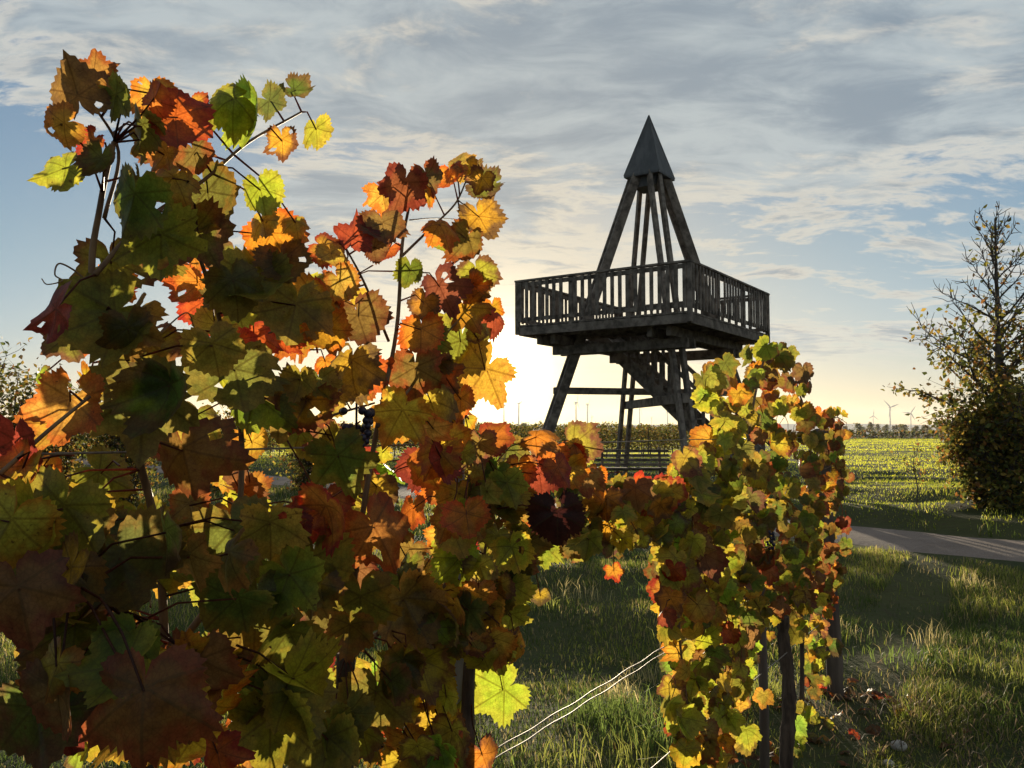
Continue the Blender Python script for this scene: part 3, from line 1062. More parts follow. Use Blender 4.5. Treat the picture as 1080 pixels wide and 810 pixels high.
# ------------------------------------------------------------------ the vines of the row
class Vine:
    def __init__(s, label, basex, hi, seed):
        s.r = np.random.default_rng(seed)
        Y = rowY(basex)
        X = ROWA + ROWB * Y
        s.base = np.array([X, Y, float(hgt(X, Y))])
        s.root = empty('grapevine', s.base, label, 'grapevine', 'grapevines along the trellis row')
        s.fol, s.canes, s.hi = Foliage(), [], hi

    def pos(s, x, y, d=0.0):
        return at(x, y, rowY(x) + d)

    def cane(s, pts, r0, r1, d=0.0, name='cane', mat='cane'):
        """pts in photograph pixels (x, y[, depth offset])"""
        P = [s.pos(p[0], p[1], (p[2] if len(p) > 2 else 0) + d) for p in pts]
        B = bez(P, 6)
        s.canes.append(np.array(B))
        return mk(name, MB().tube(B, list(np.linspace(r0, r1, len(B))), 8), M[mat], s.root, smooth=True)

    def petiole(s, joint, tip, nrm_len):
        r = s.r
        if s.canes:
            A = np.concatenate(s.canes)
            dd = np.linalg.norm(A - joint, axis=1)
            k = int(np.argmin(dd))
            if dd[k] < 0.17:
                end = A[k]
            else:
                end = joint + (A[k] - joint) / dd[k] * 0.08 + (0, 0, 0.03)
        else:
            end = joint - tip * 0.07
        mid = (joint + end) / 2 + np.array([r.normal(0, 0.008), r.normal(0, 0.008), 0.012])
        s.fol.stalk([joint + tip * 0.004, mid, end], [0.0013, 0.0014, 0.0019], r)

    def scatter(s, poly, n, size=(0.046, 0.068), depth=(-0.2, 0.2), pet=1.0, bright=1.0, minsep=0.3, holes=(), kinds=None):
        r = s.r
        P = np.array(poly, float)
        x0, y0 = P.min(0)
        x1, y1 = P.max(0)
        got, tries, pts = 0, 0, []
        while got < n and tries < n * 60:
            tries += 1
            x, y = r.uniform(x0, x1), r.uniform(y0, y1)
            if not inside(x, y, poly):
                continue
            if any((x - hx) ** 2 / (a * a) + (y - hy) ** 2 / (b * b) < 1 for hx, hy, a, b in holes):
                continue
            Y = rowY(x)
            d = r.uniform(*depth)
            sz = r.uniform(*size) * (1.0 if r.random() > 0.25 else 0.72)
            px = sz * FPX / Y
            if any((x - a) ** 2 + (y - b) ** 2 < (minsep * px) ** 2 for a, b in pts[-200:]):
                if r.random() < 0.8:
                    continue
            pts.append((x, y))
            j, t = s.fol.leaf(at(x, y, Y + d), sz, kinds[r.integers(len(kinds))] if kinds else pick_kind(x, y, r), r, hi=s.hi, bright=bright)
            if r.random() < pet:
                s.petiole(j, t, 0.07)
            got += 1

    def hero(s, L, d=-0.05):
        """hand-placed leaves: (x, y, width px, kind, tip angle deg from straight down, tilt, extra depth)"""
        for h in L:
            x, y, wpx, kind = h[:4]
            ang = h[4] if len(h) > 4 else s.r.uniform(-40, 40)
            dd = h[5] if len(h) > 5 else d + s.r.uniform(-0.05, 0.05)
            Y = rowY(x) + dd
            wpx = wpx if wpx < 70 else 70 + (wpx - 70) * 0.62
            size = wpx / FPX * Y / 1.62
            tip = np.array([math.sin(R(ang)), s.r.normal(0, 0.2), -math.cos(R(ang))])
            nrm = np.array([s.r.normal(0, 0.28), -1, s.r.normal(0.1, 0.28)])
            j, t = s.fol.leaf(at(x, y, Y), size, kind, s.r, tip=tip, nrm=nrm, hi=True)
            s.petiole(j, t, 0.07)

    def big_leaf(s, x, y, wpx, kind, ang, dd, label, tseed, nrm=(0.1, -1, 0.1), flat=0.45):
        f = Foliage()
        Y = rowY(x) + dd
        size = wpx / FPX * Y / 1.62
        j, t = f.leaf(at(x, y, Y), size, kind, s.r, tip=(math.sin(R(ang)), 0.1, -math.cos(R(ang))), nrm=nrm, tpl=leaf_template(tseed, 84, 6, flat))
        o = f.build('leaf', s.root)
        o['label'] = label
        s.petiole(j, t, 0.07)

    def bunch(s, x, y, dd, n=34, wid=0.028, ln=0.075):
        mb = MB()
        c = s.pos(x, y, dd)
        for i in range(n):
            u = s.r.random()
            rr = wid * math.sqrt(1 - u * 0.85)
            a = s.r.uniform(0, 6.28)
            mb.ball(c + np.array([rr * math.cos(a), rr * math.sin(a), -u * ln]) , s.r.uniform(0.0062, 0.008), 8, 6)
        mb.tube([c + (0, 0, -ln), c + (0, 0, 0.03), c + (0.01, 0.005, 0.06)], 0.0022, 5)
        return mk('grape_bunch', mb, M['grape'], s.root, smooth=True)

    def tendril(s, pts, d=0.0):
        P = bez([s.pos(x, y, d + 0.02 * math.sin(i)) for i, (x, y) in enumerate(pts)], 6)
        mk('tendril', MB().tube(P, list(np.linspace(0.0014, 0.0007, len(P))), 5), M['cane'], s.root, smooth=True)

    def trunk(s, top, r0=0.026, r1=0.017, sway=0.03):
        b = s.base - (0, 0, 0.05)
        n = 9
        P = []
        for i in range(n):
            t = i / (n - 1)
            p = b * (1 - t) + top * t
            P.append(p + ROWDIR * sway * math.sin(t * 5 + s.base[1]) + ROWN * sway * 0.5 * math.sin(t * 7 + 1))
        P[-1] = top
        B = bez(P, 4)
        rad = [(r0 + (r1 - r0) * i / len(B)) * (1 + 0.06 * math.sin(i * 0.83) + 0.05 * math.sin(i * 2.3 + 1) + 0.05 * s.r.normal()) for i in range(len(B))]
        mk('trunk', MB().tube(B, rad, 12), M['bark'], s.root, smooth=True)

    def done(s):
        s.fol.build('foliage', s.root)


# 1: the big near vine on the left
v = Vine('big near grapevine with tall shoots, mostly dark green leaves and a red leaf low down', 150, True, 1)
v.trunk(v.pos(175, 700, 0.05), 0.024, 0.018)
v.cane([(175, 700, 0.05), (165, 560, 0.02), (130, 430), (98, 300), (106, 215), (120, 150)], 0.0065, 0.0032)
v.cane([(100, 290), (150, 235), (215, 190), (262, 150), (318, 118)], 0.0036, 0.0018, -0.02)
v.cane([(110, 230), (125, 160), (95, 105)], 0.003, 0.0016, 0.02)
v.cane([(175, 700, 0.05), (240, 600), (255, 470), (235, 350), (200, 240)], 0.006, 0.003, 0.05)
v.cane([(175, 700), (120, 640, -0.1), (50, 600, -0.15), (-40, 540, -0.1)], 0.005, 0.003)
v.cane([(0, 500), (50, 455), (95, 418)], 0.003, 0.002, -0.05)
v.hero([(80, 92, 70, 'M', -165), (104, 76, 44, 'M', 110), (62, 132, 46, 'Y', -70), (126, 104, 52, 'G', 40), (164, 102, 40, 'O', 120), (194, 128, 74, 'R', 70), (150, 138, 56, 'G', -20), (96, 152, 40, 'R', -40),
        (262, 128, 80, 'L', 20), (240, 106, 56, 'G', -60), (288, 108, 46, 'G', 60), (314, 96, 34, 'G', 80), (334, 140, 42, 'Y', 10), (298, 152, 42, 'O', 5), (62, 180, 56, 'Y', -60),
        (104, 172, 48, 'G', -20), (206, 166, 44, 'M', 20), (172, 166, 44, 'Y', -30), (140, 215, 96, 'G', -20), (222, 212, 92, 'G', 20), (276, 205, 52, 'Y', 10), (170, 258, 112, 'G', 0),
        (212, 250, 84, 'G', 30), (108, 335, 128, 'G', -60), (54, 330, 66, 'R', -60), (150, 430, 150, 'G', 0), (195, 485, 104, 'M', 10), (20, 500, 80, 'O', -20),
        (278, 236, 40, 'Y', 20), (312, 236, 30, 'Y', 10), (268, 300, 100, 'G', 0), (300, 280, 60, 'M', 20), (250, 400, 110, 'G', 20), (310, 330, 90, 'G', -10),
        (25, 560, 120, 'G', -20, -0.12), (130, 600, 140, 'G', 10, -0.15), (60, 640, 116, 'M', -20, -0.1), (270, 640, 96, 'G', 0, -0.12), (285, 770, 104, 'G', 0, -0.14),
        (330, 600, 110, 'G', 0, -0.1), (250, 570, 120, 'G', 20, -0.1), (85, 700, 120, 'G', 0, -0.1), (40, 760, 130, 'G', 20, -0.1), (345, 790, 90, 'G', 0, -0.1), (230, 720, 110, 'G', -20, -0.05)])
v.scatter([(100, 225), (280, 215), (310, 270), (345, 330), (345, 810), (0, 810), (0, 430), (60, 400), (35, 350), (100, 290)], 78, depth=(-0.12, 0.3), minsep=0.25)
v.scatter([(70, 340), (120, 250), (330, 300), (345, 810), (0, 810), (0, 420)], 60, size=(0.04, 0.065), depth=(0.22, 0.5), kinds='YYOOOLR', minsep=0.3)
v.scatter([(0, 540), (330, 560), (330, 810), (0, 810)], 34, size=(0.05, 0.07), depth=(-0.28, -0.05), minsep=0.4)
v.scatter([(62, 130), (140, 100), (300, 110), (280, 165), (180, 200), (110, 200)], 7, depth=(-0.05, 0.12), size=(0.035, 0.055))
v.big_leaf(150, 745, 138, 'Z', 0, -0.34, 'large red brown leaf low down nearest the viewer', 915, (0.15, -1, 0.45), 1.0)
v.big_leaf(72, 432, 88, 'O', -10, -0.02, 'orange leaf lit through by the low sun', 902)
v.tendril([(95, 300), (78, 285), (62, 278), (58, 290), (66, 296), (50, 300), (44, 294)])
v.tendril([(160, 360), (195, 330), (205, 345)])
v.done()

# 2: second vine, two orange shoots against the sky
v = Vine('grapevine with orange and red upper shoots standing against the sun glow', 425, True, 2)
v.trunk(v.pos(365, 690, 0.05), 0.022, 0.016)
v.cane([(365, 690, 0.05), (380, 560), (398, 450), (418, 350), (424, 260), (432, 215)], 0.006, 0.0028)
v.cane([(424, 270), (455, 240), (480, 215), (492, 190)], 0.003, 0.0016)
v.cane([(410, 360), (385, 300), (365, 262)], 0.003, 0.0018)
v.cane([(365, 690), (440, 640), (485, 600), (512, 540), (500, 490)], 0.005, 0.003)
v.cane([(398, 450), (440, 400), (465, 360), (490, 330)], 0.0034, 0.0018, -0.03)
v.cane([(300, 460), (345, 440), (395, 425)], 0.003, 0.002, 0.05)
v.hero([(344, 262, 42, 'R', 60), (373, 246, 48, 'R', 170), (398, 262, 30, 'M', 60), (424, 200, 58, 'M', -20), (404, 240, 52, 'M', 10), (452, 190, 46, 'M', 20), (474, 188, 38, 'O', 10), (488, 172, 36, 'L', 120),
        (512, 198, 42, 'G', 60), (500, 178, 26, 'Y', 60), (508, 234, 54, 'O', 20), (490, 256, 48, 'M', -30), (466, 240, 40, 'O', 30), (466, 308, 64, 'R', 20), (446, 322, 36, 'O', -20), (504, 292, 46, 'Y', 10),
        (494, 330, 50, 'O', 30), (432, 288, 36, 'G', -10), (484, 370, 92, 'G', -10, 0.02), (444, 352, 50, 'O', 0), (438, 396, 66, 'M', 0), (458, 432, 76, 'O', 20), (380, 340, 70, 'M', 20), (360, 300, 44, 'O', 30),
        (350, 270, 36, 'Y', 20), (420, 440, 70, 'O', -20), (472, 470, 54, 'O', 0), (400, 565, 100, 'M', 30, -0.1), (340, 540, 72, 'R', -30, -0.1), (360, 490, 80, 'G', 20), (430, 640, 84, 'G', 30), (420, 720, 80, 'G', 0),
        (460, 770, 62, 'Y', -20), (476, 578, 44, 'Y', -20), (512, 640, 46, 'Y', -30), (460, 660, 60, 'Y', 10), (380, 640, 90, 'G', 0), (395, 740, 80, 'G', -10), (510, 800, 40, 'O', 20)])
v.scatter([(345, 290), (395, 330), (440, 380), (500, 430), (485, 470), (500, 570), (480, 640), (440, 680), (470, 810), (330, 810), (330, 300)], 52, depth=(-0.15, 0.28), minsep=0.25,
          holes=[(420, 300, 26, 30)])
v.scatter([(430, 640), (490, 620), (540, 600), (535, 690), (490, 720), (490, 790), (470, 810), (420, 810)], 34, size=(0.045, 0.065), depth=(-0.15, 0.2), minsep=0.3, kinds='YYYLGGOY')
v.scatter([(345, 290), (430, 360), (500, 430), (500, 570), (480, 700), (470, 810), (330, 810)], 46, size=(0.04, 0.06), depth=(0.25, 0.5), kinds='YYYOOLR', minsep=0.3)
v.scatter([(405, 200), (470, 175), (515, 190), (520, 330), (500, 420), (450, 430), (430, 330), (395, 270)], 16, size=(0.035, 0.055), depth=(-0.08, 0.12), holes=[(440, 260, 26, 34), (490, 215, 14, 10)])
v.big_leaf(507, 397, 74, 'Y', -35, -0.04, 'bright yellow green leaf turning orange at its edge beside the sun', 903)
v.big_leaf(524, 732, 66, 'Y', -60, 0.02, 'bright yellow leaf hanging above the grass', 904)
v.scatter([(455, 640), (520, 615), (548, 620), (546, 690), (505, 700), (498, 800), (455, 810)], 26, size=(0.045, 0.062), depth=(-0.18, 0.05), minsep=0.35, kinds='YYLGGYO')
v.bunch(376, 432, -0.02)
v.tendril([(385, 315), (375, 322), (362, 318), (356, 326)])
v.tendril([(432, 232), (462, 230), (497, 233)])
v.done()

# 3: low vine in the middle
v = Vine('low middle grapevine trained along the top wire with orange leaves', 496, True, 3)
v.trunk(v.pos(500, 640, 0.02), 0.018, 0.014)
v.cane([(500, 640), (560, 585), (640, 545), (700, 500)], 0.0045, 0.0026)
v.cane([(500, 640), (515, 560), (520, 500), (500, 470)], 0.004, 0.0024)
v.cane([(580, 575), (595, 520), (590, 470)], 0.003, 0.002)
v.hero([(570, 462, 44, 'O', 60), (524, 463, 44, 'R', 80), (506, 474, 46, 'G', 0), (545, 498, 46, 'O', 0), (570, 505, 48, 'R', 10), (612, 470, 50, 'Y', 70), (616, 505, 36, 'M', 0), (600, 498, 40, 'O', 10),
        (640, 530, 40, 'O', 0), (654, 524, 34, 'Y', 0), (518, 520, 50, 'M', 10), (535, 540, 40, 'G', 0), (560, 575, 36, 'G', 0), (498, 560, 40, 'Y', 0), (540, 610, 44, 'G', 0), (622, 560, 34, 'G', 0),
        (648, 575, 32, 'G', 0), (648, 604, 22, 'R', 20), (570, 630, 22, 'O', 0), (600, 480, 30, 'R', 0)])
v.scatter([(470, 470), (500, 470), (618, 478), (634, 508), (690, 512), (700, 560), (660, 590), (610, 585), (560, 600), (540, 640), (490, 650), (470, 560)], 74, size=(0.036, 0.062), depth=(-0.22, 0.22), minsep=0.3)
v.scatter([(470, 470), (618, 478), (634, 510), (700, 514), (690, 560), (610, 585), (540, 640), (470, 600)], 40, size=(0.036, 0.055), depth=(0.2, 0.45), kinds='YYOOLR', minsep=0.3)
v.scatter([(500, 600), (560, 590), (545, 650), (500, 680)], 12, size=(0.04, 0.06), depth=(-0.1, 0.1))
v.big_leaf(588, 548, 62, 'X', 0, -0.34, 'very dark maroon withered leaf hanging among orange ones', 905)
v.big_leaf(590, 497, 38, 'R', 20, -0.36, 'curled red leaf above the dark maroon leaf', 906, (0.6, -1, 0.3))
v.tendril([(690, 470), (705, 466), (716, 470)])
v.done()

# 4: the end vine beside the end post
v = Vine('leafy grapevine of small yellow and green leaves at the wooden end post', 826, False, 4)
v.trunk(v.pos(826, 650, 0.0), 0.036, 0.030, 0.02)
v.cane([(826, 655), (800, 560), (790, 470), (800, 400), (812, 362)], 0.008, 0.004)
v.cane([(826, 655), (850, 560), (855, 470), (838, 395)], 0.008, 0.004, 0.08)
v.cane([(826, 655), (760, 600), (720, 560), (680, 520)], 0.007, 0.004)
v.cane([(730, 560), (716, 640), (722, 720), (733, 800)], 0.005, 0.003, -0.25)
v.cane([(845, 640), (846, 720), (842, 800)], 0.012, 0.014, 0.1, 'side_stem', 'bark')
v.cane([(855, 450), (880, 440), (893, 446)], 0.004, 0.002)
v.scatter([(738, 388), (775, 370), (815, 358), (846, 380), (856, 405), (862, 430), (890, 432), (880, 480), (884, 560), (888, 610), (872, 640), (790, 650), (740, 640), (695, 600), (694, 516), (716, 492), (740, 470), (762, 440), (738, 420)],
          370, size=(0.048, 0.074), depth=(-0.38, 0.38), minsep=0.2, pet=0.6)
v.scatter([(645, 516), (704, 512), (716, 490), (742, 470), (740, 560), (700, 620), (680, 560), (650, 545)], 72, size=(0.045, 0.065), depth=(-0.25, 0.25), minsep=0.25, pet=0.6)
v.scatter([(690, 600), (800, 600), (812, 650), (790, 690), (775, 760), (755, 805), (722, 808), (703, 740), (716, 700), (694, 640)], 95, size=(0.05, 0.07), depth=(-0.4, 0.2), minsep=0.3, pet=0.6)
v.scatter([(840, 640), (880, 620), (876, 690), (866, 760), (850, 808), (832, 800), (842, 720)], 34, size=(0.045, 0.065), depth=(-0.2, 0.3), minsep=0.3, pet=0.6)
v.scatter([(790, 510), (860, 510), (860, 610), (790, 610)], 36, size=(0.046, 0.068), depth=(-0.3, 0.3), minsep=0.3, pet=0.6, kinds='GGGYLM')
v.scatter([(698, 690), (800, 680), (812, 730), (790, 780), (770, 812), (715, 812)], 42, size=(0.05, 0.072), depth=(-0.4, 0.15), minsep=0.3, pet=0.8, kinds='YYLLOG')
v.scatter([(692, 600), (882, 600), (880, 690), (800, 695), (704, 700)], 85, size=(0.045, 0.066), depth=(-0.3, 0.3), minsep=0.25, pet=0.6, kinds='YYGGLYM')
v.scatter([(870, 436), (890, 432), (897, 468), (884, 476)], 7, size=(0.04, 0.06), depth=(-0.1, 0.1))
v.scatter([(850, 440), (886, 446), (892, 520), (894, 610), (876, 650), (850, 640)], 70, size=(0.044, 0.062), depth=(-0.35, -0.02), minsep=0.25, pet=0.6, kinds='MMGGGYO')
# brown curled leaves dangling off the side
for x, y, k in ((884, 497, 'M'), (890, 501, 'X'), (880, 502, 'M'), (896, 503, 'M')):
    v.fol.leaf(v.pos(x, y, 0.1), 0.05, k, v.r, hi=False)
v.cane([(868, 495, 0.1), (880, 492, 0.1), (896, 500, 0.1)], 0.003, 0.0015)
v.bunch(812, 560, -0.3)
v.done()

# ------------------------------------------------------------------ trellis: posts, stake, wires
b = gnd(881, 726)
tpost = at(866, 452, b[1])
mb = MB()
n = 7
P = [b + (tpost - b) * t + np.array([0.006 * math.sin(9 * t), 0, 0]) for t in np.linspace(-0.05, 1, n)]
mb.tube(P, [0.050 - 0.006 * t + 0.002 * math.sin(13 * t) for t in np.linspace(0, 1, n)], 14)
o = mk('end_post', mb, M['post'], smooth=True, origin=b, bevel=0.004)
tag(o, 'dark round wooden end post leaning behind the last grapevine', 'post')
Yp = rowY(480)
pb = np.array([ROWA + ROWB * (Yp + 0.12), Yp + 0.12, 0])
pt = at(482, 404, Yp + 0.12)
mb = MB()
sec = [(-0.017, -0.012), (0.017, -0.012), (0.017, 0.012), (0.012, 0.012), (0.012, -0.007), (-0.012, -0.007), (-0.012, 0.012), (-0.017, 0.012)]
vv = [(pt[0] + a, pt[1] + c, z) for z in (float(hgt(pt[0], pt[1])) - 0.05, pt[2]) for a, c in sec]
mb.add(vv, [tuple(range(8))[::-1], tuple(range(8, 16))] + [(i, (i + 1) % 8, (i + 1) % 8 + 8, i + 8) for i in range(8)])
o = mk('trellis_post', mb, M['steel'], origin=(pt[0], pt[1], 0))
tag(o, 'blue grey metal trellis post among the orange leaves', 'post')
Ys = rowY(803)
sb = np.array([ROWA + ROWB * Ys - 0.03, Ys - 0.05, float(hgt(ROWA + ROWB * Ys, Ys))])
o = mk('vine_stake', MB().tube([sb - (0, 0, 0.05), sb + (0.005, 0, 0.4), sb + (0.0, 0.01, 0.95)], [0.022, 0.021, 0.02], 10), M['post'], smooth=True, origin=sb)
tag(o, 'slim dark wooden stake beside the trunk of the last grapevine', 'stake')


def row_pt(Y, z, dn=0.0):
    return np.array([ROWA + ROWB * Y, Y, z]) + ROWN * dn


wr = np.random.default_rng(9)


def wire(name, z0, z1, rad, mat, label, sag=0.02, dn=0.0, y0=0.2, y1=4.75, drops=0, twist=0.0):
    P = []
    for t in np.linspace(0, 1, 240):
        Y = y0 + (y1 - y0) * t
        P.append(row_pt(Y, z0 + (z1 - z0) * t - sag * math.sin(math.pi * min(1, t * 1.0)) + 0.0015 * math.sin(t * 23) + twist * math.sin(t * 150), dn + twist * math.cos(t * 150)))
    mb = MB().tube(P, rad, 6)
    if drops:
        for _ in range(drops):
            i = wr.integers(20, 236)
            p = P[i] + (P[i + 1] - P[i]) * wr.random() - np.array([0, 0, rad + 0.001])
            mb.ball(p, wr.uniform(0.0016, 0.0028), 6, 5)
    o = mk(name, mb, M[mat], smooth=True, origin=P[0])
    tag(o, label, 'wire', 'wires strung along the trellis')
    return P


wire('trellis_wire', 1.575, 1.565, 0.0018, 'wire', 'topmost trellis wire level with the orange leaves and horizon hedge', 0.0, 0.02)
wire('drip_hose', 1.03, 1.00, 0.006, 'hose', 'black hose running through the lower leaves of the near vines', 0.02, 0.04, y1=1.62)
zl = gnd(0, 0)[2]
pa, pb2 = at(500, 806, rowY(500)), at(708, 676, rowY(708))
sl = (pb2[2] - pa[2]) / (pb2[1] - pa[1])
zat = lambda Y: pa[2] + sl * (Y - pa[1])
wire('trellis_wire', zat(0.2), zat(4.75), 0.0016, 'wire', 'upper of the two pale low wires crossing the dark grass', 0.0, 0.0, drops=60, twist=0.0016)
wire('trellis_wire', zat(0.2) - 0.028, zat(4.75) - 0.028, 0.0016, 'wire', 'lower of the two pale low wires crossing the dark grass', 0.0, 0.012, drops=60, twist=0.0016)
pc, pd = at(690, 808, rowY(690)), at(712, 786, rowY(712))
wire('trellis_wire', pc[2] + 0.02, pc[2] - 0.02, 0.0024, 'wire', 'lowest pale wire near the ground at the foot of the last grapevine', 0.0, 0.0, y0=2.0)

# fallen leaves on the soil under the row
ff = Foliage()
fr_ = np.random.default_rng(77)
for _ in range(170):
    Y = fr_.uniform(1.6, 5.6)
    dn = fr_.normal(0, 0.30)
    p = row_pt(Y, 0, dn)
    p[2] = float(hgt(p[0], p[1])) + fr_.uniform(0.015, 0.06)
    ff.leaf(p, fr_.uniform(0.035, 0.06), 'MMOYR'[fr_.integers(5)], fr_, tip=(fr_.normal(), fr_.normal(), 0.1), nrm=(fr_.normal(0, 0.35), fr_.normal(0, 0.35), 1), hi=False)
o = ff.build('fallen_leaves', None)
tag(o, 'brown and orange leaves fallen on the soil under the vines', 'leaf litter', kind='stuff')
# stones by the end post
for x, y, s, lab in ((937, 788, 0.028, 'small pale round stone among dead stalks near the end post'), (948, 772, 0.04, 'larger grey brown stone behind the small pale stone')):
    p = gnd(x, y)
    p[2] = float(hgt(p[0], p[1]))
    mb = MB().ball(p + (0, 0, s * 0.4), s, 12, 9, (1.1, 0.9, 0.75))
    rr = np.random.default_rng(int(x))
    mb.v = [tuple(np.array(q) + rr.normal(0, s * 0.05, 3)) for q in mb.v]
    o = mk('stone', mb, M['stone'], smooth=True, origin=p)
    tag(o, lab, 'stone')


# ------------------------------------------------------------------ trees, shrubs, sapling
def grow(base, height, r, spread=0.5, nlimb=16, r0=0.09, lean=(0, 0), bare_top=True, low=0.25):
    """trunk polyline, limb polylines with radii, twig points (pos, height fraction)"""
    base = np.array(base, float)
    n = 10
    tr = []
    for i in range(n):
        t = i / (n - 1)
        tr.append(base + np.array([lean[0] * t * t + 0.05 * math.sin(3 * t + 1) * t, lean[1] * t * t, height * t]))
    tr = bez(tr, 3)
    limbs, twigs = [], []
    for k in range(nlimb):
        t = low + (0.97 - low) * (k + r.random() * 0.6) / nlimb
        p = tr[int(t * (len(tr) - 1))]
        az = k * 2.4 + r.normal(0, 0.3)
        ln = height * spread * (1.05 - t) ** 0.6 * r.uniform(0.7, 1.15)
        el = R(r.uniform(18, 50)) + 0.35 * t
        d = np.array([math.cos(az) * math.cos(el), math.sin(az) * math.cos(el), math.sin(el)])
        P = [p]
        for j in range(6):
            d = d + np.array([r.normal(0, 0.13), r.normal(0, 0.13), r.normal(0.03, 0.10)])
            d /= np.linalg.norm(d)
            P.append(P[-1] + d * ln / 6)
        rb = r0 * (1.02 - t) * 0.5 + 0.006
        limbs.append((P, list(np.linspace(rb, 0.004, 7))))
        for j in range(1, 7):
            for _ in range(3):
                d2 = d + r.normal(0, 0.75, 3)
                d2 /= np.linalg.norm(d2)
                q = [P[j]]
                l2 = ln * r.uniform(0.15, 0.38)
                for m in range(4):
                    d2 = d2 + r.normal(0, 0.2, 3) + (0, 0, 0.08)
                    d2 /= np.linalg.norm(d2)
                    q.append(q[-1] + d2 * l2 / 4)
                limbs.append((q, list(np.linspace(0.008, 0.0035, 5))))
                for m in range(1, 5):
                    twigs.append(q[m])
    return tr, limbs, np.array(twigs)


def cards(name, P, size, colr, parent, r, up=0.2):
    """small folded leaves, one colour each"""
    n = len(P)
    t = r.normal(0, 1, (n, 3)) + (0, 0, -0.4)
    t /= np.linalg.norm(t, axis=1)[:, None]
    nn = r.normal(0, 1, (n, 3))
    sdv = np.cross(t, nn)
    sdv /= np.linalg.norm(sdv, axis=1)[:, None]
    nn = np.cross(sdv, t)
    s = (size * r.uniform(0.6, 1.3, n))[:, None]
    v = np.empty((n, 6, 3))
    v[:, 0] = P
    v[:, 1] = P + t * s * 0.45 + sdv * s * 0.34 + nn * s * 0.1
    v[:, 2] = P + t * s * 0.8 + sdv * s * 0.2 + nn * s * 0.05
    v[:, 3] = P + t * s * 1.05 - nn * s * 0.08
    v[:, 4] = P + t * s * 0.8 - sdv * s * 0.2 + nn * s * 0.05
    v[:, 5] = P + t * s * 0.45 - sdv * s * 0.34 + nn * s * 0.1
    k = np.arange(n)[:, None] * 6
    return mk_fast(name, v.reshape(-1, 3), [k + np.array([0, 1, 2, 3]), k + np.array([0, 3, 4, 5])], M['card'], parent, col=np.repeat(colr, 6, axis=0), smooth=False)


def leafcol(n, r, sets, w):
    a = np.array(sets)[r.choice(len(sets), n, p=np.array(w) / sum(w))]
    return a * r.uniform(0.6, 1.3, (n, 1))


AUT = [(0.11, 0.13, 0.03), (0.26, 0.23, 0.04), (0.46, 0.30, 0.06), (0.34, 0.15, 0.04), (0.11, 0.075, 0.035)]
tr_r = np.random.default_rng(31)
tb = at(1056, 540, 15.4)
tb[2] = float(hgt(tb[0], tb[1]))
tree = empty('roadside_tree', tb, 'half bare autumn tree beyond the gravel path with dark twigs against the sky', 'tree')
T, limbs, tw = grow(tb, 5.25, tr_r, 0.42, 40, 0.085, (0.1, 0), low=0.22)
mk('trunk', MB().tube(T, list(np.linspace(0.10, 0.012, len(T))), 10), M['twig'], tree, smooth=True)
lb = MB()
for P, rd in limbs:
    lb.tube(P, rd, 5, cap=False)
mk('branches', lb, M['twig'], tree, smooth=True)
hf = (tw[:, 2] - tb[2]) / 5.25
pr = np.clip(1.0 - 1.4 * hf, 0.015, 1)
idx = np.repeat(np.arange(len(tw)), 7)
idx = idx[tr_r.random(len(idx)) < pr[idx]]
Pn = tw[idx] + tr_r.normal(0, 0.05, (len(idx), 3))
cards('crown', Pn, 0.095, leafcol(len(Pn), tr_r, AUT, (3, 4, 2.5, 1.5, 1.5)), tree, tr_r)


def shrub(name, label, base, h, rad, n, size, wts, seed, cat='shrub', group=None, stems=9):
    r = np.random.default_rng(seed)
    base = np.array(base, float)
    base[2] = float(hgt(base[0], base[1]))
    s = empty(name, base, label, cat, group)
    st, tips = MB(), []
    for k in range(stems):
        az = r.uniform(0, 6.28)
        e = base + np.array([math.cos(az) * rad * r.uniform(0.2, 0.95), math.sin(az) * rad * r.uniform(0.2, 0.95), h * r.uniform(0.5, 1.0)])
        m = (base + e) / 2 + np.array([0, 0, h * 0.12]) + r.normal(0, 0.08, 3)
        B = bez([base + r.normal(0, 0.06, 3) * (1, 1, 0), m, e], 6)
        st.tube(B, list(np.linspace(0.018 * h / 1.5, 0.004, len(B))), 6)
        for t in range(1, len(B)):
            for _ in range(4):
                q = B[t] + r.normal(0, 0.26 * rad, 3) * (1, 1, 0.8)
                st.tube([B[t], (B[t] + q) / 2 + r.normal(0, 0.03, 3), q], [0.006, 0.004, 0.002], 4, cap=False)
                tips += [q, (B[t] + q) / 2]
    mk('stems', st, M['twig'], s, smooth=True)
    tips = np.array(tips)
    P = tips[r.integers(0, len(tips), n)] + r.normal(0, 0.10 * rad, (n, 3))
    P[:, 2] = np.maximum(P[:, 2], base[2] + 0.05)
    cards('foliage', P, size, leafcol(n, r, AUT, wts), s, r)
    return s


q = at(1066, 540, 14.8)
shrub('roadside_shrub', 'dense olive leaved shrub at the foot of the half bare tree', q, 2.2, 1.0, 4600, 0.10, (4, 5, 2, 1, 1), 41, stems=16)
q = at(1035, 540, 15.3)
shrub('roadside_shrub', 'brown leaved rambling shrub spreading left of the half bare tree trunk', q, 1.7, 0.75, 3400, 0.09, (3, 5, 2, 1.5, 1), 42, stems=12)
q = at(1105, 540, 15.2)
shrub('roadside_shrub', 'tall thick shrub on the far side of the half bare tree', q, 2.5, 1.0, 3600, 0.10, (4, 5, 2, 1, 1), 43, stems=14)

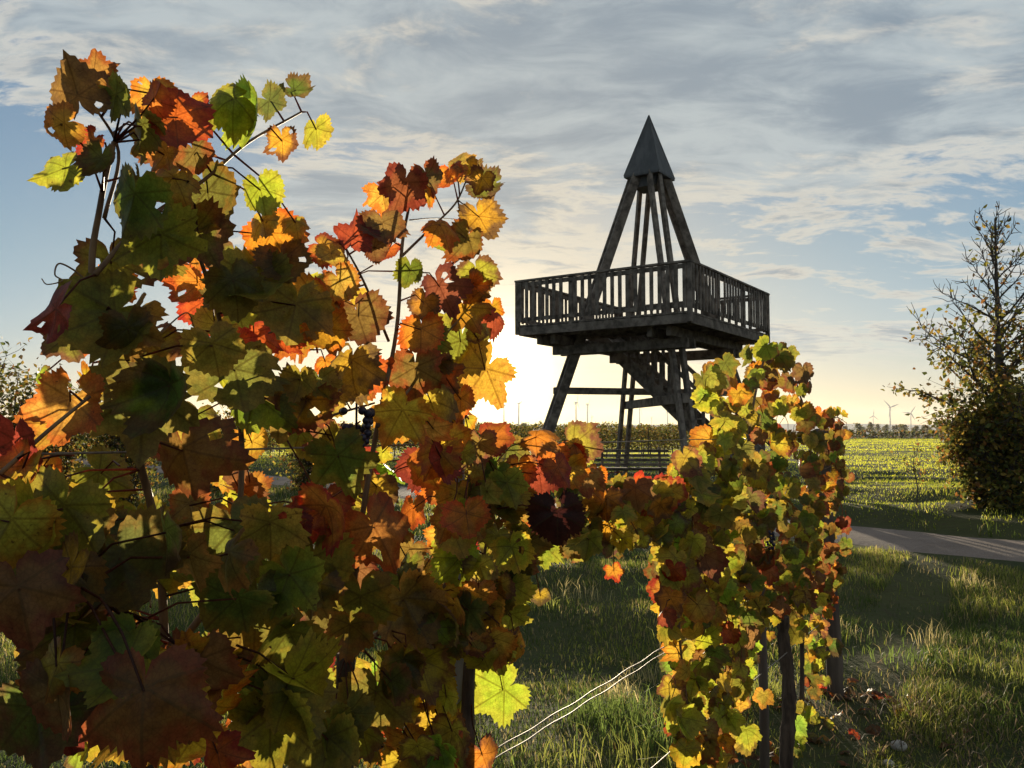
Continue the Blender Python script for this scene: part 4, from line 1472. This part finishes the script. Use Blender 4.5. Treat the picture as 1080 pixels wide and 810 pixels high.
# sapling in the meadow
q = gnd(967, 537, 0.16)
q[2] = float(hgt(q[0], q[1]))
sap = empty('sapling', q, 'thin young sapling with few leaves standing in the meadow by the path', 'sapling')
sr = np.random.default_rng(51)
B = bez([q, q + (0.02, 0, 0.35), q + (-0.03, 0.02, 0.7), q + (-0.02, 0, 0.98)], 5)
mk('trunk', MB().tube(B, list(np.linspace(0.014, 0.004, len(B))), 7), M['twig'], sap, smooth=True)
br, tips = MB(), []
for k in range(14):
    p = B[sr.integers(5, len(B))]
    e = p + np.array([sr.normal(0, 0.16), sr.normal(0, 0.16), sr.uniform(0.02, 0.16)])
    br.tube([p, (p + e) / 2 + (0, 0, 0.02), e], [0.004, 0.003, 0.002], 4, cap=False)
    tips += [e, (p + e) / 2]
mk('branches', br, M['twig'], sap, smooth=True)
tips = np.array(tips)
P = tips[sr.integers(0, len(tips), 90)] + sr.normal(0, 0.04, (90, 3))
cards('crown', P, 0.06, leafcol(90, sr, AUT, (3, 3, 2, 2, 1)), sap, sr)

# bushes to the left, behind the near vine
for i, (x, Y, h, rad, lab) in enumerate(((15, 17.0, 2.9, 1.1, 'yellow leaved bush at the left edge behind the near vine'), (60, 18.5, 2.6, 1.1, 'yellow green bush just behind the near vine beside the leftmost bush'),
                                         (140, 19.0, 2.5, 1.2, 'green bush behind the near vine seen through gaps in its leaves'), (-60, 16.0, 3.1, 1.2, 'bush farthest left behind the near vine'),
                                         (230, 21.0, 2.3, 1.2, 'dark bush behind the second shoots of the near vine'), (320, 23.0, 2.2, 1.2, 'low bush behind the second grapevine'))):
    q = at(x, 500, Y)
    shrub('bush', lab, q, h, rad, 3000, 0.10, (3, 4, 3, 1, 1), 60 + i, 'bush', 'bushes behind the near vines', stems=12)


# ------------------------------------------------------------------ far vineyard rows and hedge
def hedge_row(name, label, x0, x1, Y, h, depth, dens, size, wts, seed, cat, group=None, posts=True, bot=0.35, slope=0.0):
    r = np.random.default_rng(seed)
    s = empty(name, ((x0 + x1) / 2, Y, 0), label, cat, group)
    n = int((x1 - x0) * dens)
    X = r.uniform(x0, x1, n)
    top = h * (0.86 + 0.22 * vnoise(X / 0.8, X * 0 + Y, seed))
    Z = bot + (top - bot) * r.beta(1.3, 1.1, n)
    P = np.c_[X, Y + slope * (X - x0) + r.normal(0, depth, n), Z + hgt(X, X * 0 + Y)]
    cards('foliage', P, size, leafcol(n, r, AUT, wts), s, r)
    if posts:
        tb_ = MB()
        for x in np.arange(x0, x1, 1.2):
            z = float(hgt(x, Y))
            yy = Y + slope * (x - x0)
            tb_.tube([(x, yy, z - 0.05), (x + 0.03, yy, z + 0.5), (x, yy, z + 1.0)], [0.035, 0.03, 0.02], 6)
        tk = mk('trunks', tb_, M['bark'], s, smooth=True)
        tk['kind'] = 'stuff'
        for x in np.arange(x0 + 0.5, x1, 5.5):
            z = float(hgt(x, Y))
            yy = Y + slope * (x - x0)
            mk('row_post', MB().beam((x, yy, z - 0.05), (x, yy, z + h * 0.98), 0.06, 0.06, up=(0, 1, 0)), M['post'], s)
    return s


ords = ['front', 'second', 'third', 'fourth', 'last']
for i in range(5):
    Y = 46 + 2.4 * i
    hedge_row('vineyard_row', ords[i] + ' long olive green vine row of the vineyard behind the tower', -26, 11.3 + 0.5 * i, Y, 1.84, 0.26, 800 if i == 0 else 260, 0.105, (3, 4, 1.6, 0.7, 1.6), 80 + i, 'vine row', 'rows of the vineyard behind the tower', posts=i < 2)
hedge_row('hedge', 'low dark hedge along the far side of the meadow', -60, 130, 168, 1.5, 0.5, 45, 0.5, (4, 1.5, 0.5, 0.5, 3), 95, 'hedge', posts=False, bot=0.1)

# far tree line
fr = np.random.default_rng(71)
protos = []
for k in range(4):
    h = 1.0
    t = empty('distant_tree', (0, 0, 0), 'small hazy tree in the tree line beyond the meadow', 'tree', 'trees of the distant tree line')
    T, limbs, tw = grow((0, 0, 0), h, fr, 0.42, 14, 0.05, low=0.12)
    mk('trunk', MB().tube(T, list(np.linspace(0.03, 0.006, len(T))), 6), M['twig'], t, smooth=True)
    P = tw[fr.integers(0, len(tw), 420)] + fr.normal(0, 0.05, (420, 3))
    cards('crown', P, 0.09, leafcol(420, fr, AUT, (4, 2, 1, 0.5, 2)), t, fr)
    protos.append(t)
spots = [(x + fr.normal(0, 3), fr.uniform(420, 700), fr.uniform(3.2, 7.0)) for x in np.linspace(890, 1015, 34)]
spots += [(x + fr.normal(0, 4), fr.uniform(480, 700), fr.uniform(4.0, 6.5)) for x in np.linspace(495, 765, 34)]
for i, (x, Y, h) in enumerate(spots):
    o = protos[i] if i < 4 else copy_tree(protos[i % 4])
    p = at(x, 455, Y)
    o.location = (p[0], p[1], -0.1)
    o.scale = (h * fr.uniform(1.1, 2.2), h * 1.3, h)
    o.rotation_euler = (0, 0, fr.uniform(0, 6.28))

# tiny white van at the far edge of the meadow
q = at(919.5, 462, 185)
van = empty('white_van', (q[0], q[1], 0.0), 'tiny white van at the far edge of the meadow', 'van')
vx, vy = q[0], q[1]
prof = [(-1.1, 0.35), (1.05, 0.35), (1.15, 0.8), (0.75, 0.95), (0.45, 1.5), (-0.95, 1.55), (-1.1, 1.3)]
mb = MB()
k = len(prof)
mb.add([(vx + a, vy - 0.7, b_) for a, b_ in prof] + [(vx + a, vy + 0.7, b_) for a, b_ in prof], [tuple(range(k)), tuple(range(k, 2 * k))[::-1]] + [(i, i + k, (i + 1) % k + k, (i + 1) % k) for i in range(k)])
mk('body', mb, M['van'], van)
mk('window', MB().box8([(vx + a, vy + y_, z) for z, aa in ((1.0, 0.62), (1.4, 0.42)) for a, y_ in ((-0.2, -0.715), (aa, -0.715), (aa, -0.702), (-0.2, -0.702))]), M['glass'], van)
for a in (-0.7, 0.7):
    for yy in (-0.66, 0.66):
        mk('wheel', MB().tube([(vx + a, vy + yy - 0.09, 0.3), (vx + a, vy + yy + 0.09, 0.3)], 0.3, 12), M['rubber'], van)


# ------------------------------------------------------------------ wind turbines
def turbine(x, yhub, Y, rot, yaw, label, blade=None):
    hub = at(x, yhub, Y)
    H = hub[2]
    t = empty('wind_turbine', (hub[0], hub[1], 0), label, 'wind turbine', 'wind turbines on the horizon')
    mk('tower', MB().tube([(hub[0], hub[1], -0.5), (hub[0], hub[1], H)], [H * 0.030, H * 0.018], 12), M['turbine'], t, smooth=True)
    f = np.array([math.sin(yaw), -math.cos(yaw), 0])           # the way the rotor faces
    sdv = np.array([math.cos(yaw), math.sin(yaw), 0])
    mk('nacelle', MB().beam(hub - f * H * 0.05, hub + f * H * 0.03, H * 0.034, H * 0.036), M['turbine'], t)
    hc = hub + f * H * 0.045
    hb = mk('hub', MB().ball(hc, H * 0.02, 10, 8), M['turbine'], t, smooth=True)
    Lb = blade or H * 0.44
    for k in range(3):
        a = R(rot + 120 * k)
        d = sdv * math.sin(a) + ZU * math.cos(a)
        c = np.cross(f, d)
        v_ = []
        for u, w in ((0.0, 0.022), (0.12, 0.030), (0.25, 0.048), (0.6, 0.028), (1.0, 0.006)):
            ctr = hc + d * Lb * u
            v_ += [ctr - c * Lb * w * 1.5, ctr + f * Lb * 0.014, ctr + c * Lb * w * 1.5, ctr - f * Lb * 0.014]
        ff = []
        for i in range(4):
            for j in range(4):
                ff.append((i * 4 + j, i * 4 + (j + 1) % 4, i * 4 + 4 + (j + 1) % 4, i * 4 + 4 + j))
        ff += [(3, 2, 1, 0), (16, 17, 18, 19)]
        mk('blade', MB().add(v_, ff), M['turbine'], hb)


turbine(938.5, 429.5, 2900, -48, 0.25, 'largest wind turbine right of the end vine with its three blades spread')
turbine(960.5, 435.5, 3000, 33, -0.2, 'second turbine between the largest one and the half bare tree')
turbine(920.8, 438.5, 3300, -115, 0.3, 'turbine left of the largest one with drooping blades')
turbine(916.5, 444.5, 4200, 10, 1.2, 'small short turbine nearest the end vine')
turbine(986.0, 446.0, 3900, 60, 0.6, 'faint turbine half hidden by the half bare tree')
turbine(531.5, 427.0, 2900, 0, 1.35, 'turbine in the sun glow nearest the second grapevine', 34)
turbine(547.0, 425.5, 2850, 70, 1.2, 'turbine in the sun glow left of the left tower leg', 34)
turbine(607.5, 424.5, 2700, 15, 1.1, 'taller of the pair of turbines under the platform', 32)
turbine(619.5, 427.0, 2900, 40, 1.2, 'shorter of the pair of turbines under the platform', 32)
turbine(624.0, 440.0, 4200, 80, 1.0, 'smallest turbine beside the pair under the platform', 22)
turbine(674.5, 429.5, 3000, 25, 1.15, 'turbine under the cross beams between back leg and near leg', 34)
turbine(687.0, 441.0, 4300, 50, 0.9, 'small far turbine below the stair', 24)
turbine(704.0, 430.0, 3000, 95, 0.8, 'turbine just left of the near tower leg', 36)

# ------------------------------------------------------------------ haze: one even volume round everything
m = bpy.data.materials.new('haze_air')
m.use_nodes = True
g = NT(m.node_tree)
out = g.n('ShaderNodeOutputMaterial')
pv_ = g.n('ShaderNodeVolumePrincipled')
pv_.inputs['Color'].default_value = (0.92, 0.94, 1.0, 1)
pv_.inputs['Density'].default_value = 0.00008
pv_.inputs['Anisotropy'].default_value = 0.35
g.put(out.inputs['Volume'], pv_.outputs[0])
mb = MB().box8([(x, y, z) for z in (-2.0, 136) for x, y in ((-5600, -5600), (5600, -5600), (5600, 5600), (-5600, 5600))])
hz_ = mk('haze', mb, m)
hz_['kind'] = 'stuff'
